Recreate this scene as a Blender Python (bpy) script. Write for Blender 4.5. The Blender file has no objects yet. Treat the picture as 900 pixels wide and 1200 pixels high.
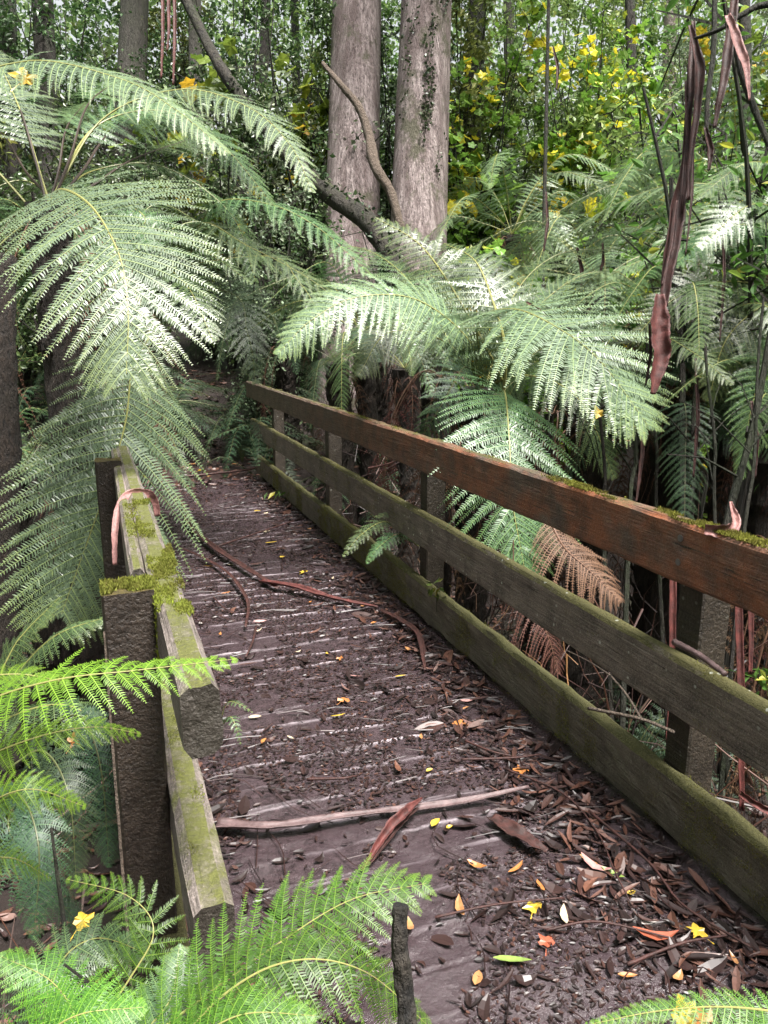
import bpy, math, random
import numpy as np
from mathutils import Vector

R = math.radians
rng = np.random.default_rng(7)
random.seed(7)
scene = bpy.context.scene
COL = scene.collection

# ------------------------------------------------------------------ camera
H = 1.6
PITCH, YAW, F = R(13.1), R(19.9), 900.0
cp, sp, cy, sy = math.cos(PITCH), math.sin(PITCH), math.cos(YAW), math.sin(YAW)
c_r = np.array([cy, -sy, 0.0]); c_f = np.array([sy*cp, cy*cp, -sp]); c_u = np.array([sy*sp, cy*sp, cp])
CAM = np.array([0.0, 0.0, H])

def P(px, py, d):
    """point seen in direction (px, py) of the photograph, d metres deep"""
    return CAM + d*(c_f + (px-450)/F*c_r - (py-600)/F*c_u)

def G(px, py, z=0.0):
    """where that direction meets the level z"""
    v = c_f + (px-450)/F*c_r - (py-600)/F*c_u
    return CAM + v*((z-H)/v[2])

cam_d = bpy.data.cameras.new('camera')
cam_d.sensor_fit = 'VERTICAL'; cam_d.sensor_height = 24; cam_d.sensor_width = 18; cam_d.lens = 18.0
cam_d.clip_start = 0.05; cam_d.clip_end = 600
cam = bpy.data.objects.new('camera', cam_d); COL.objects.link(cam)
cam.location = (0, 0, H)
cam.rotation_euler = (R(90)-PITCH, 0, -YAW)
scene.camera = cam

# ------------------------------------------------------------------ helpers: objects
def tag(o, label=None, cat=None, group=None, kind=None):
    if label: o['label'] = label
    if cat: o['category'] = cat
    if group: o['group'] = group
    if kind: o['kind'] = kind
    return o

def empty(name, loc, label, cat, group=None):
    o = bpy.data.objects.new(name, None); COL.objects.link(o)
    o.location = tuple(float(a) for a in loc); o.empty_display_size = .1
    return tag(o, label, cat, group)

def make_mesh(name, V, faces, mats=(), midx=None, rnd=None, smooth=False):
    """faces: list of (n,k) int arrays; midx: material index per array; rnd: per-vertex float"""
    me = bpy.data.meshes.new(name)
    V = np.asarray(V, np.float32)
    faces = [np.asarray(f, np.int32) for f in faces]
    keep = [i for i, f in enumerate(faces) if len(f)]
    nl = sum(faces[i].size for i in keep); nf = sum(len(faces[i]) for i in keep)
    me.vertices.add(len(V)); me.vertices.foreach_set('co', V.ravel())
    me.loops.add(nl); me.loops.foreach_set('vertex_index', np.concatenate([faces[i].ravel() for i in keep]))
    me.polygons.add(nf)
    tot = np.concatenate([np.full(len(faces[i]), faces[i].shape[1], np.int32) for i in keep])
    st = np.concatenate([[0], np.cumsum(tot)[:-1]]).astype(np.int32)
    me.polygons.foreach_set('loop_start', st)
    if midx is not None:
        me.polygons.foreach_set('material_index', np.concatenate([np.full(len(faces[i]), midx[i], np.int32) for i in keep]))
    me.polygons.foreach_set('use_smooth', np.full(nf, bool(smooth)))
    me.update(calc_edges=True)
    if rnd is not None:
        a = me.attributes.new('rnd', 'FLOAT', 'POINT'); a.data.foreach_set('value', np.asarray(rnd, np.float32))
    for m in mats: me.materials.append(m)
    return me

def obj(name, me, parent=None, loc=None):
    """mesh in world coordinates unless loc is given"""
    o = bpy.data.objects.new(name, me); COL.objects.link(o)
    if parent is not None:
        o.parent = parent
        o.location = -parent.location if loc is None else loc
    elif loc is not None:
        o.location = loc
    return o

class MB:
    def __init__(self): self.V = []; self.Fq = []; self.Ft = []; self.n = 0; self.r = []
    def add(self, V, q=None, t=None, r=None):
        V = np.asarray(V, float)
        if q is not None and len(q): self.Fq.append(np.asarray(q)+self.n)
        if t is not None and len(t): self.Ft.append(np.asarray(t)+self.n)
        self.V.append(V); self.n += len(V)
        self.r.append(np.full(len(V), .5) if r is None else np.broadcast_to(np.asarray(r, float), (len(V),)))
    def mesh(self, name, mats, smooth=False):
        fs = []
        if self.Fq: fs.append(np.concatenate(self.Fq))
        if self.Ft: fs.append(np.concatenate(self.Ft))
        return make_mesh(name, np.concatenate(self.V), fs, mats, rnd=np.concatenate(self.r), smooth=smooth)

def nrm(v):
    v = np.asarray(v, float)
    return v/np.maximum(np.linalg.norm(v, axis=-1, keepdims=True), 1e-9)

def spline(pts, n):
    """Catmull-Rom through pts, n samples evenly by arc length"""
    p = np.asarray(pts, float)
    if len(p) == 2: p = np.array([p[0], (p[0]+p[1])/2, p[1]])
    q = np.vstack([2*p[0]-p[1], p, 2*p[-1]-p[-2]])
    out = []
    for i in range(1, len(q)-2):
        t = np.linspace(0, 1, 24, endpoint=False)[:, None]
        a, b, c, d = q[i-1], q[i], q[i+1], q[i+2]
        out.append(.5*((2*b)+(-a+c)*t+(2*a-5*b+4*c-d)*t*t+(-a+3*b-3*c+d)*t**3))
    out.append(p[-1:]); c = np.vstack(out)
    s = np.concatenate([[0], np.cumsum(np.linalg.norm(np.diff(c, axis=0), axis=1))])
    u = np.linspace(0, s[-1], n)
    return np.stack([np.interp(u, s, c[:, k]) for k in range(3)], 1)

def tube(mb, pts, radii, sides=6, rough=0, cap=True, r=.5, flat=1.0):
    pts = np.asarray(pts, float); n = len(pts)
    rad = np.interp(np.linspace(0, 1, n), np.linspace(0, 1, len(radii)), radii)
    T = nrm(np.gradient(pts, axis=0))
    ref = np.array([0, 0, 1.]) if abs(T[0][2]) < .9 else np.array([1., 0, 0])
    A = nrm(np.cross(T, ref)); B = np.cross(T, A)
    a = np.linspace(0, 2*np.pi, sides, endpoint=False)
    rr = rad[:, None]*np.ones((n, sides))
    if rough: rr = rr*(1+rough*(rng.random((n, sides))-.5))
    V = pts[:, None]+A[:, None]*(np.cos(a)*rr)[..., None]+B[:, None]*(np.sin(a)*rr*flat)[..., None]
    V = V.reshape(-1, 3); q = []
    i = np.arange(n-1)[:, None]*sides; j = np.arange(sides)[None]; k = (j+1) % sides
    q = np.stack([i+j, i+k, i+sides+k, i+sides+j], -1).reshape(-1, 4)
    t = None
    if cap:
        V = np.vstack([V, pts[:1], pts[-1:]])
        jj = np.arange(sides); kk = (jj+1) % sides
        t = np.vstack([np.stack([kk, jj, np.full(sides, n*sides)], 1), np.stack([(n-1)*sides+jj, (n-1)*sides+kk, np.full(sides, n*sides+1)], 1)])
    mb.add(V, q, t, r)

def hash2(ix, iy, s):
    h = np.sin(ix*127.1+iy*311.7+s*74.7)*43758.5453
    return h-np.floor(h)
def vnoise(x, y, s=0):
    ix, iy = np.floor(x), np.floor(y); fx, fy = x-ix, y-iy
    fx = fx*fx*(3-2*fx); fy = fy*fy*(3-2*fy)
    a, b = hash2(ix, iy, s), hash2(ix+1, iy, s); c, d = hash2(ix, iy+1, s), hash2(ix+1, iy+1, s)
    return (a*(1-fx)+b*fx)*(1-fy)+(c*(1-fx)+d*fx)*fy
def fbm(x, y, s=0, o=4):
    v = 0; a = .5
    for i in range(o): v = v+a*vnoise(x*2**i, y*2**i, s+i*3.1); a *= .5
    return v

# ------------------------------------------------------------------ materials
def new_mat(name):
    m = bpy.data.materials.new(name); m.use_nodes = True
    nt = m.node_tree; nt.nodes.clear()
    out = nt.nodes.new('ShaderNodeOutputMaterial')
    b = nt.nodes.new('ShaderNodeBsdfPrincipled'); nt.links.new(b.outputs[0], out.inputs[0])
    return m, nt, b, out
def node(nt, t, **kw):
    n = nt.nodes.new(t)
    for k, v in kw.items():
        if k in n.inputs: n.inputs[k].default_value = v
        else: setattr(n, k, v)
    return n
def ramp(nt, src, stops, interp='LINEAR'):
    r = nt.nodes.new('ShaderNodeValToRGB'); r.color_ramp.interpolation = interp
    e = r.color_ramp.elements
    while len(e) < len(stops): e.new(.5)
    for k, (p, c) in enumerate(stops):
        e[k].position = p; e[k].color = (*c, 1) if len(c) == 3 else c
    nt.links.new(src, r.inputs[0]); return r.outputs[0]
def mixc(nt, f, a, b):
    m = nt.nodes.new('ShaderNodeMix'); m.data_type = 'RGBA'
    for i, v in ((0, f), (6, a), (7, b)):
        if isinstance(v, (int, float)): m.inputs[i].default_value = v
        elif isinstance(v, tuple): m.inputs[i].default_value = (*v, 1)
        else: nt.links.new(v, m.inputs[i])
    return m.outputs[2]
def mth(nt, op, a, b=0.0, clamp=False):
    m = nt.nodes.new('ShaderNodeMath'); m.operation = op; m.use_clamp = clamp
    for i, v in ((0, a), (1, b)):
        if isinstance(v, (int, float)): m.inputs[i].default_value = v
        else: nt.links.new(v, m.inputs[i])
    return m.outputs[0]
def noise(nt, vec, scale, detail=5, rough=.6, out=0):
    n = nt.nodes.new('ShaderNodeTexNoise'); n.inputs['Scale'].default_value = scale
    n.inputs['Detail'].default_value = detail; n.inputs['Roughness'].default_value = rough
    if vec is not None: nt.links.new(vec, n.inputs['Vector'])
    return n.outputs[out]
def mapping(nt, vec, scale):
    m = nt.nodes.new('ShaderNodeMapping'); m.inputs['Scale'].default_value = scale
    nt.links.new(vec, m.inputs['Vector']); return m.outputs[0]
def bump(nt, b, h, strength=.5, dist=.01):
    n = nt.nodes.new('ShaderNodeBump'); n.inputs['Strength'].default_value = strength; n.inputs['Distance'].default_value = dist
    nt.links.new(h, n.inputs['Height']); nt.links.new(n.outputs[0], b.inputs['Normal'])

def leaf_mat(name, stops, rough=.4, trans=.3, spec=.5, hue=.06):
    m, nt, b, out = new_mat(name)
    at = node(nt, 'ShaderNodeAttribute', attribute_name='rnd')
    c = ramp(nt, at.outputs['Fac'], stops)
    oi = node(nt, 'ShaderNodeObjectInfo')
    hs = nt.nodes.new('ShaderNodeHueSaturation')
    nt.links.new(c, hs.inputs['Color'])
    nt.links.new(mth(nt, 'MULTIPLY_ADD', oi.outputs['Random'], hue), hs.inputs['Hue'])
    hs.inputs['Hue'].default_value = .5
    v = nt.nodes.new('ShaderNodeMath'); v.operation = 'MULTIPLY_ADD'; nt.links.new(oi.outputs['Random'], v.inputs[0]); v.inputs[1].default_value = .55; v.inputs[2].default_value = .68
    nt.links.new(v.outputs[0], hs.inputs['Value'])
    h = nt.nodes.new('ShaderNodeMath'); h.operation = 'MULTIPLY_ADD'; nt.links.new(oi.outputs['Random'], h.inputs[0]); h.inputs[1].default_value = hue; h.inputs[2].default_value = .5-hue/2
    nt.links.new(h.outputs[0], hs.inputs['Hue'])
    nt.links.new(hs.outputs[0], b.inputs['Base Color'])
    b.inputs['Roughness'].default_value = rough
    b.inputs['Specular IOR Level'].default_value = spec
    tr = nt.nodes.new('ShaderNodeBsdfTranslucent'); nt.links.new(hs.outputs[0], tr.inputs[0])
    mx = nt.nodes.new('ShaderNodeMixShader'); mx.inputs[0].default_value = trans
    nt.links.new(b.outputs[0], mx.inputs[1]); nt.links.new(tr.outputs[0], mx.inputs[2]); nt.links.new(mx.outputs[0], out.inputs[0])
    return m

M = {}
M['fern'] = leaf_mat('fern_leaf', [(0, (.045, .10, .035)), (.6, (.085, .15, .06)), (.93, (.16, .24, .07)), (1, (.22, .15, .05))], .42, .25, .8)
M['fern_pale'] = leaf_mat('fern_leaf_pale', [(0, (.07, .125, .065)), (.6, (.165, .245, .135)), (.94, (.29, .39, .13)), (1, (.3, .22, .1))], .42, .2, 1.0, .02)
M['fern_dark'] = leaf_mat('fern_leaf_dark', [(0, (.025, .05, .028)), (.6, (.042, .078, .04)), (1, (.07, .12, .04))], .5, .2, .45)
M['fern_bright'] = leaf_mat('fern_leaf_bright', [(0, (.07, .15, .018)), (.6, (.17, .31, .03)), (1, (.28, .44, .05))], .45, .45, .4, .012)
M['fern_fresh'] = leaf_mat('fern_leaf_fresh', [(0, (.035, .10, .018)), (.6, (.10, .23, .03)), (1, (.24, .42, .05))], .42, .42, .5, .02)
M['fern_dead'] = leaf_mat('fern_leaf_dead', [(0, (.06, .03, .022)), (1, (.2, .10, .07))], .6, .2, .3)
M['leaf_dark'] = leaf_mat('shrub_leaf_dark', [(0, (.025, .055, .02)), (.7, (.065, .115, .035)), (1, (.13, .19, .05))], .38, .3, .7)
M['leaf_mid'] = leaf_mat('shrub_leaf_green', [(0, (.05, .10, .03)), (.6, (.19, .28, .075)), (1, (.42, .48, .13))], .38, .35, .7)
M['leaf_grey'] = leaf_mat('shrub_leaf_grey', [(0, (.07, .10, .06)), (.7, (.19, .24, .14)), (1, (.3, .35, .18))], .45, .3, .5)
M['leaf_lime'] = leaf_mat('broad_leaf_lime', [(0, (.10, .2, .03)), (.55, (.24, .38, .06)), (.66, (.72, .62, .05)), (1, (.75, .55, .04))], .42, .4, .5)
M['leaf_green'] = leaf_mat('broad_leaf_green', [(0, (.05, .11, .02)), (.8, (.14, .25, .05)), (1, (.45, .4, .05))], .4, .4, .5)
M['leaf_far_hazed'] = leaf_mat('far_leaf_hazed', [(0, (.06, .11, .04)), (.5, (.22, .3, .11)), (1, (.45, .5, .2))], .45, .4, .7)  # paler than nearer leaves: haze and extra light put into the colour
M['ivy'] = leaf_mat('ivy_leaf', [(0, (.02, .045, .02)), (1, (.07, .11, .04))], .35, .15, .6)
M['moss_tuft'] = leaf_mat('moss_tuft', [(0, (.085, .065, .02)), (.5, (.17, .17, .03)), (1, (.3, .33, .04))], .8, .3, .2)
M['litter'] = leaf_mat('leaf_litter', [(0, (.010, .007, .007)), (.45, (.04, .02, .018)), (.7, (.10, .045, .03)), (.88, (.16, .09, .075)), (.95, (.15, .11, .10)), (1, (.22, .11, .04))], .42, .05, .5, .01)

def simple_leaf(name, c, rough=.4):
    m, nt, b, out = new_mat(name)
    tc = node(nt, 'ShaderNodeTexCoord')
    n = noise(nt, tc.outputs['Object'], 60, 4)
    col = mixc(nt, mth(nt, 'MULTIPLY', n, .9), tuple(c), tuple(x*.35 for x in c))
    nt.links.new(col, b.inputs['Base Color']); b.inputs['Roughness'].default_value = rough
    return m
FC = {'yellow': (.62, .42, .05), 'orange': (.5, .2, .06), 'pale': (.62, .52, .36), 'tan': (.45, .22, .09), 'green': (.25, .36, .08),
      'white': (.42, .38, .36), 'pink': (.5, .27, .25), 'red': (.4, .11, .06), 'brown': (.16, .07, .045)}
for k, c in FC.items(): M['f_'+k] = simple_leaf('fallen_leaf_'+k, c)

m, nt, b, out = new_mat('rachis'); b.inputs['Base Color'].default_value = (.24, .24, .08, 1); b.inputs['Roughness'].default_value = .45; M['rachis'] = m
m, nt, b, out = new_mat('rachis_dim'); b.inputs['Base Color'].default_value = (.07, .08, .03, 1); b.inputs['Roughness'].default_value = .5; M['rachis_dim'] = m
m, nt, b, out = new_mat('rachis_dark'); b.inputs['Base Color'].default_value = (.035, .022, .015, 1); b.inputs['Roughness'].default_value = .5; M['rachis_dark'] = m
m, nt, b, out = new_mat('rachis_brown'); b.inputs['Base Color'].default_value = (.13, .07, .045, 1); b.inputs['Roughness'].default_value = .5; M['rachis_brown'] = m

def wood_mat(name, c1, c2, moss, mosslo, mosshi, red=None, lichen=.0, side_moss=.3, rough=.6, enddark=False):
    """weathered timber along Y; moss grows on faces that look up"""
    m, nt, b, out = new_mat(name)
    tc = node(nt, 'ShaderNodeTexCoord'); v = tc.outputs['Object']
    grain = noise(nt, mapping(nt, v, (28, 1.6, 28)), 3, 7, .65)
    blot = noise(nt, v, 4, 5); fine = noise(nt, v, 90, 4, .7)
    col = mixc(nt, ramp(nt, grain, [(.3, (0, 0, 0)), (.7, (1, 1, 1))]), c1, c2)
    if red:
        sy_ = nt.nodes.new('ShaderNodeSeparateXYZ'); nt.links.new(v, sy_.inputs[0]); wear = mth(nt, 'MULTIPLY_ADD', sy_.outputs[1], -.22); wear.node.inputs[2].default_value = 1.55; wear.node.use_clamp = True
        col = mixc(nt, mth(nt, 'MULTIPLY', wear, ramp(nt, blot, [(.38, (0, 0, 0)), (.55, (1, 1, 1))])), col, red)
    dark = noise(nt, v, 9, 6, .7)
    col = mixc(nt, mth(nt, 'MULTIPLY', ramp(nt, dark, [(.45, (0, 0, 0)), (.65, (1, 1, 1))]), .65), col, tuple(x*.35 for x in c1))
    crk = noise(nt, mapping(nt, v, (75, 1.8, 75)), 2, 4, .6)
    col = mixc(nt, ramp(nt, crk, [(.34, (1, 1, 1)), (.40, (0, 0, 0))]), col, tuple(x*.15 for x in c1))
    spk = noise(nt, v, 160, 3, .8); col = mixc(nt, mth(nt, 'MULTIPLY', ramp(nt, spk, [(.5, (0, 0, 0)), (.7, (1, 1, 1))]), .5), col, tuple(min(1, x*1.9) for x in c2))
    geo = node(nt, 'ShaderNodeNewGeometry'); sx = nt.nodes.new('ShaderNodeSeparateXYZ'); nt.links.new(geo.outputs['Normal'], sx.inputs[0])
    up = mth(nt, 'ADD', mth(nt, 'MULTIPLY', sx.outputs[2], .8, True), side_moss)
    mn = mth(nt, 'ADD', mth(nt, 'MULTIPLY', noise(nt, v, 6, 8, .75), .6), mth(nt, 'MULTIPLY', noise(nt, v, 30, 6, .8), .4))
    mk = ramp(nt, mth(nt, 'MULTIPLY', up, mn), [(mosslo, (0, 0, 0)), (mosshi, (1, 1, 1))])
    mc = mixc(nt, fine, moss, tuple(x*.35 for x in moss))
    col = mixc(nt, mk, col, mc)
    if lichen:
        vo = nt.nodes.new('ShaderNodeTexVoronoi'); vo.inputs['Scale'].default_value = 22; nt.links.new(v, vo.inputs['Vector'])
        ls = mth(nt, 'MULTIPLY', ramp(nt, vo.outputs['Distance'], [(.1, (1, 1, 1)), (.16, (0, 0, 0))]), ramp(nt, noise(nt, v, 5, 3), [(.44, (0, 0, 0)), (.54, (1, 1, 1))]))
        col = mixc(nt, mth(nt, 'MULTIPLY', ls, lichen), col, (.5, .52, .46))
    if enddark:
        ed = ramp(nt, mth(nt, 'ADD', mth(nt, 'MULTIPLY', sx.outputs[1], -1), mth(nt, 'MULTIPLY', fine, .3)), [(.75, (0, 0, 0)), (.95, (1, 1, 1))])
        col = mixc(nt, mth(nt, 'MULTIPLY', ed, .85), col, (.022, .019, .012))
    nt.links.new(col, b.inputs['Base Color']); b.inputs['Roughness'].default_value = rough
    nt.links.new(ramp(nt, mk, [(0, (rough-.12,)*3), (1, (.95,)*3)]), b.inputs['Roughness'])
    hh = mth(nt, 'ADD', mth(nt, 'ADD', mth(nt, 'MULTIPLY', grain, .8), mth(nt, 'MULTIPLY', fine, .35)), mth(nt, 'MULTIPLY', mth(nt, 'MULTIPLY', mk, fine), 1.6))
    bump(nt, b, hh, .8, .012)
    return m
M['rail_red'] = wood_mat('weathered_rail_red', (.07, .055, .046), (.16, .11, .085), (.11, .105, .03), .36, .5, red=(.24, .082, .036), side_moss=.08)
M['rail_mossy'] = wood_mat('weathered_rail_mossy', (.08, .066, .055), (.22, .185, .155), (.13, .12, .04), .3, .44, lichen=.9, side_moss=.36)
M['kerb'] = wood_mat('weathered_kerb', (.075, .065, .05), (.16, .14, .11), (.11, .105, .035), .25, .42, side_moss=.45)
M['rail_left'] = wood_mat('weathered_rail_left', (.11, .09, .08), (.30, .255, .235), (.17, .18, .045), .33, .47, side_moss=.12, enddark=True)
M['post'] = wood_mat('weathered_post', (.022, .018, .014), (.05, .039, .028), (.09, .09, .02), .34, .5, lichen=.3, side_moss=.35)
M['post_dark'] = wood_mat('weathered_post_dark', (.018, .013, .01), (.04, .028, .02), (.12, .09, .02), .36, .5, side_moss=.2)

def bark_mat(name, c1, c2, c3, sc=(9, 9, .8), rough=.8, mossy=None):
    m, nt, b, out = new_mat(name)
    tc = node(nt, 'ShaderNodeTexCoord'); v = tc.outputs['Object']
    g = noise(nt, mapping(nt, v, sc), 2.2, 8, .68); g2 = noise(nt, mapping(nt, v, (sc[0]*.25, sc[1]*.25, sc[2]*.5)), 2, 4)
    col = mixc(nt, ramp(nt, g, [(.34, (0, 0, 0)), (.62, (1, 1, 1))]), c1, c2)
    col = mixc(nt, ramp(nt, g2, [(.42, (0, 0, 0)), (.62, (1, 1, 1))]), col, c3)
    fiss = noise(nt, mapping(nt, v, (sc[0]*2.2, sc[1]*2.2, sc[2]*.7)), 3, 6, .6)
    col = mixc(nt, ramp(nt, fiss, [(.33, (1, 1, 1)), (.43, (0, 0, 0))]), col, tuple(x*.2 for x in c1))
    if mossy:
        mn = noise(nt, v, 2.2, 7, .7)
        col = mixc(nt, ramp(nt, mn, [(.53, (0, 0, 0)), (.62, (1, 1, 1))]), col, mossy)
    nt.links.new(col, b.inputs['Base Color']); b.inputs['Roughness'].default_value = rough
    bump(nt, b, mth(nt, 'ADD', g, fiss), 1.0, .05); return m
M['gum'] = bark_mat('eucalypt_bark', (.13, .098, .094), (.52, .43, .42), (.17, .125, .12), sc=(12, 12, .45), mossy=(.12, .11, .075))
M['dark_bark'] = bark_mat('dark_bark', (.012, .010, .008), (.032, .025, .019), (.02, .024, .012), mossy=(.022, .032, .010))
M['grey_bark'] = bark_mat('grey_bark', (.05, .045, .038), (.11, .10, .085), (.07, .07, .05))
M['moss_log'] = bark_mat('mossy_log_bark', (.012, .010, .008), (.035, .028, .02), (.02, .02, .01), sc=(3, 3, 3), mossy=(.04, .05, .014))
M['twig'] = bark_mat('twig_bark', (.13, .10, .075), (.24, .18, .14), (.16, .12, .09), sc=(20, 20, 20))
M['fern_trunk'] = bark_mat('tree_fern_trunk', (.012, .009, .007), (.04, .026, .018), (.025, .018, .012), sc=(14, 14, 6))
def strip_mat(name, c1, c2, rough=.6):
    m, nt, b, out = new_mat(name)
    tc = node(nt, 'ShaderNodeTexCoord'); v = tc.outputs['Object']
    g = noise(nt, v, 26, 8, .75); f = noise(nt, v, 120, 5, .75)
    col = mixc(nt, ramp(nt, g, [(.35, (0, 0, 0)), (.65, (1, 1, 1))]), c1, c2)
    nt.links.new(col, b.inputs['Base Color']); b.inputs['Roughness'].default_value = rough
    bump(nt, b, f, .5, .006); return m
M['strip_red'] = strip_mat('bark_strip_red', (.03, .009, .008), (.125, .032, .027))
M['strip_dark'] = strip_mat('bark_strip_dark', (.016, .007, .006), (.065, .022, .018))
M['strip_pink'] = strip_mat('bark_strip_pink', (.12, .05, .048), (.34, .17, .155), .5)
M['strip_grey'] = strip_mat('bark_strip_grey', (.06, .038, .038), (.15, .10, .10), .4)
m, nt, b, out = new_mat('metal'); b.inputs['Base Color'].default_value = (.3, .3, .32, 1); b.inputs['Metallic'].default_value = 1; b.inputs['Roughness'].default_value = .45; M['metal'] = m

# deck: wet muddy boards
m, nt, b, out = new_mat('wet_muddy_boards')
tc = node(nt, 'ShaderNodeTexCoord'); v = tc.outputs['Object']
n1 = noise(nt, v, 3.2, 6, .65); n2 = noise(nt, v, 26, 7, .75); n3 = noise(nt, mapping(nt, v, (2.5, 26, 10)), 3, 5)
n5 = noise(nt, v, 95, 6, .8); mud = mixc(nt, ramp(nt, mth(nt, 'MULTIPLY_ADD', n2, .5) if False else mth(nt, 'ADD', mth(nt, 'MULTIPLY', n2, .55), mth(nt, 'MULTIPLY', n5, .45)), [(.36, (0, 0, 0)), (.66, (1, 1, 1))]), (.007, .005, .0055), (.08, .055, .061))
wood = mixc(nt, n3, (.018, .012, .0135), (.07, .049, .056))
col = mixc(nt, ramp(nt, n1, [(.42, (0, 0, 0)), (.6, (1, 1, 1))]), mud, wood)
at = node(nt, 'ShaderNodeAttribute', attribute_name='rnd')
edge = mth(nt, 'MULTIPLY', at.outputs['Fac'], ramp(nt, noise(nt, v, 9, 5, .7), [(.34, (0, 0, 0)), (.48, (1, 1, 1))]))
col = mixc(nt, edge, col, (.40, .35, .38))
nt.links.new(col, b.inputs['Base Color'])
nt.links.new(ramp(nt, noise(nt, v, 7, 6, .7), [(.38, (.05,)*3), (.62, (.34,)*3)]), b.inputs['Roughness'])
b.inputs['Specular IOR Level'].default_value = .6
bump(nt, b, mth(nt, 'ADD', mth(nt, 'MULTIPLY', n2, 1.0), mth(nt, 'MULTIPLY', n5, .5)), .6, .010)
M['deck'] = m
m, nt, b, out = new_mat('forest_soil')
tc = node(nt, 'ShaderNodeTexCoord'); v = tc.outputs['Object']
n1 = noise(nt, v, 1.2, 6, .6); n2 = noise(nt, v, 14, 8, .75)
col = mixc(nt, n2, (.008, .006, .005), (.04, .026, .022))
col = mixc(nt, ramp(nt, n1, [(.55, (0, 0, 0)), (.7, (1, 1, 1))]), col, (.03, .04, .012))
nt.links.new(col, b.inputs['Base Color']); b.inputs['Roughness'].default_value = .6
bump(nt, b, n2, .9, .05); M['soil'] = m
m, nt, b, out = new_mat('path_mud')
tc = node(nt, 'ShaderNodeTexCoord'); v = tc.outputs['Object']
n2 = noise(nt, v, 18, 8, .75)
nt.links.new(mixc(nt, n2, (.022, .014, .014), (.085, .055, .052)), b.inputs['Base Color']); b.inputs['Roughness'].default_value = .4
bump(nt, b, n2, .9, .03); M['path'] = m

# ------------------------------------------------------------------ terrain
def terr(x, y):
    x = np.asarray(x, float); y = np.asarray(y, float)
    side = np.clip((np.abs(x-.85)-1.0)/1.6, 0, 1)
    g = np.clip(np.minimum((y+.3)/1.5, (9.3-y)/1.6), 0, 1); g = g*g*(3-2*g)
    z = -.07 - 1.25*g - .12*side
    # banks off to the sides stay low left of the bridge, climb on the far side
    far = np.clip((y-11)/40, 0, 1); z = z+far**1.2*9 + np.clip((np.abs(x)-6)/30, 0, 1)*5*np.clip(y/10, 0, 1)
    z = z+np.clip((y-9.9)/2.2, 0, 1)*np.clip((3-np.abs(x-1.0))/1.5, 0, 1)*.75
    z = z+(fbm(x*.6+5, y*.6+3, 2, 4)-.47)*.35*np.clip(side+g+far*3, 0, 1)
    return z
gx = np.concatenate([np.linspace(-120, -12, 22), np.linspace(-11.5, 13, 120), np.linspace(14, 120, 22)])
gy = np.concatenate([np.linspace(-60, -6, 12), np.linspace(-5, 16, 110), np.linspace(17, 150, 30)])
X, Y = np.meshgrid(gx, gy); Z = terr(X, Y)
nx, ny = len(gx), len(gy)
def grid_faces(nx, ny):
    i = (np.arange(ny-1)[:, None]*nx+np.arange(nx-1)[None]).ravel()
    return np.stack([i, i+1, i+nx+1, i+nx], 1)
tag(obj('ground', make_mesh('ground', np.stack([X.ravel(), Y.ravel(), Z.ravel()], 1), [grid_faces(nx, ny)], [M['soil']], smooth=True)), kind='structure')
# path beyond the bridge, bending left
pc = spline([(.85, 8.35, 0), (.72, 9.0, 0), (.1, 9.7, 0), (-1.4, 10.2, 0), (-5, 10.6, 0)], 60)
w = np.linspace(-.95, .95, 14); T = nrm(np.gradient(pc, axis=0)); S = np.stack([T[:, 1], -T[:, 0], 0*T[:, 0]], 1)
PV = pc[:, None]+S[:, None]*w[None, :, None]
PV[..., 2] = np.maximum(terr(PV[..., 0], PV[..., 1]), -.09)+.025+(fbm(PV[..., 0]*4, PV[..., 1]*4, 9)-.5)*.05-.03*(np.abs(w)/.95)**4
tag(obj('path', make_mesh('path', PV.reshape(-1, 3), [grid_faces(14, 60)], [M['path']], smooth=True)), kind='structure')

# ------------------------------------------------------------------ footbridge
XR = 1.60
bridge = empty('footbridge', (.85, 4.0, 0), 'narrow timber footbridge with wet muddy board deck and mossy post and rail sides', 'footbridge')
PITCHB = .138
dx = np.linspace(.03, 1.72, 150); dy = np.linspace(-.9, 8.62, 1150)
X, Y = np.meshgrid(dx, dy)
yb = Y + .004*(fbm(X*1.1, np.floor(Y/PITCHB)*3.3, 4, 2)-.4)
ph = (yb/PITCHB) % 1.0
dj = np.minimum(ph, 1-ph)*PITCHB
bi = np.floor(yb/PITCHB)
Z = (hash2(bi, bi*0, 3)-.5)*.005 + (fbm(X*5, Y*5, 1, 4)-.5)*.022 + (fbm(X*28, Y*28, 5, 3)-.5)*.009
ridge = np.exp(-((dj-.007)/.0042)**2)
Z = Z + ridge*.0018 - np.exp(-(dj/.0028)**2)*.004
rv = np.clip(ridge*1.2, 0, 1)*(hash2(bi, bi*0+2, 8) > .12)
# fades where mud lies thick (both edges, the far end and near end)
lit = np.clip(fbm(X*3.2+bi*.87, Y*1.6, 6, 4)*3.6-1.25, 0, 1)*np.clip((X-.3)/.25, 0, 1)*np.clip((1.28-X+.12*Y*.5)/.25, 0, 1)
rv = rv*np.where(Y > 7.2, 0, 1)*np.clip((Y-1.2)/1.3, .15, 1)*lit
dk = obj('deck', make_mesh('deck', np.stack([X.ravel(), Y.ravel(), Z.ravel()], 1), [grid_faces(150, 1150)], [M['deck']], rnd=rv.ravel(), smooth=True), bridge)

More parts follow.
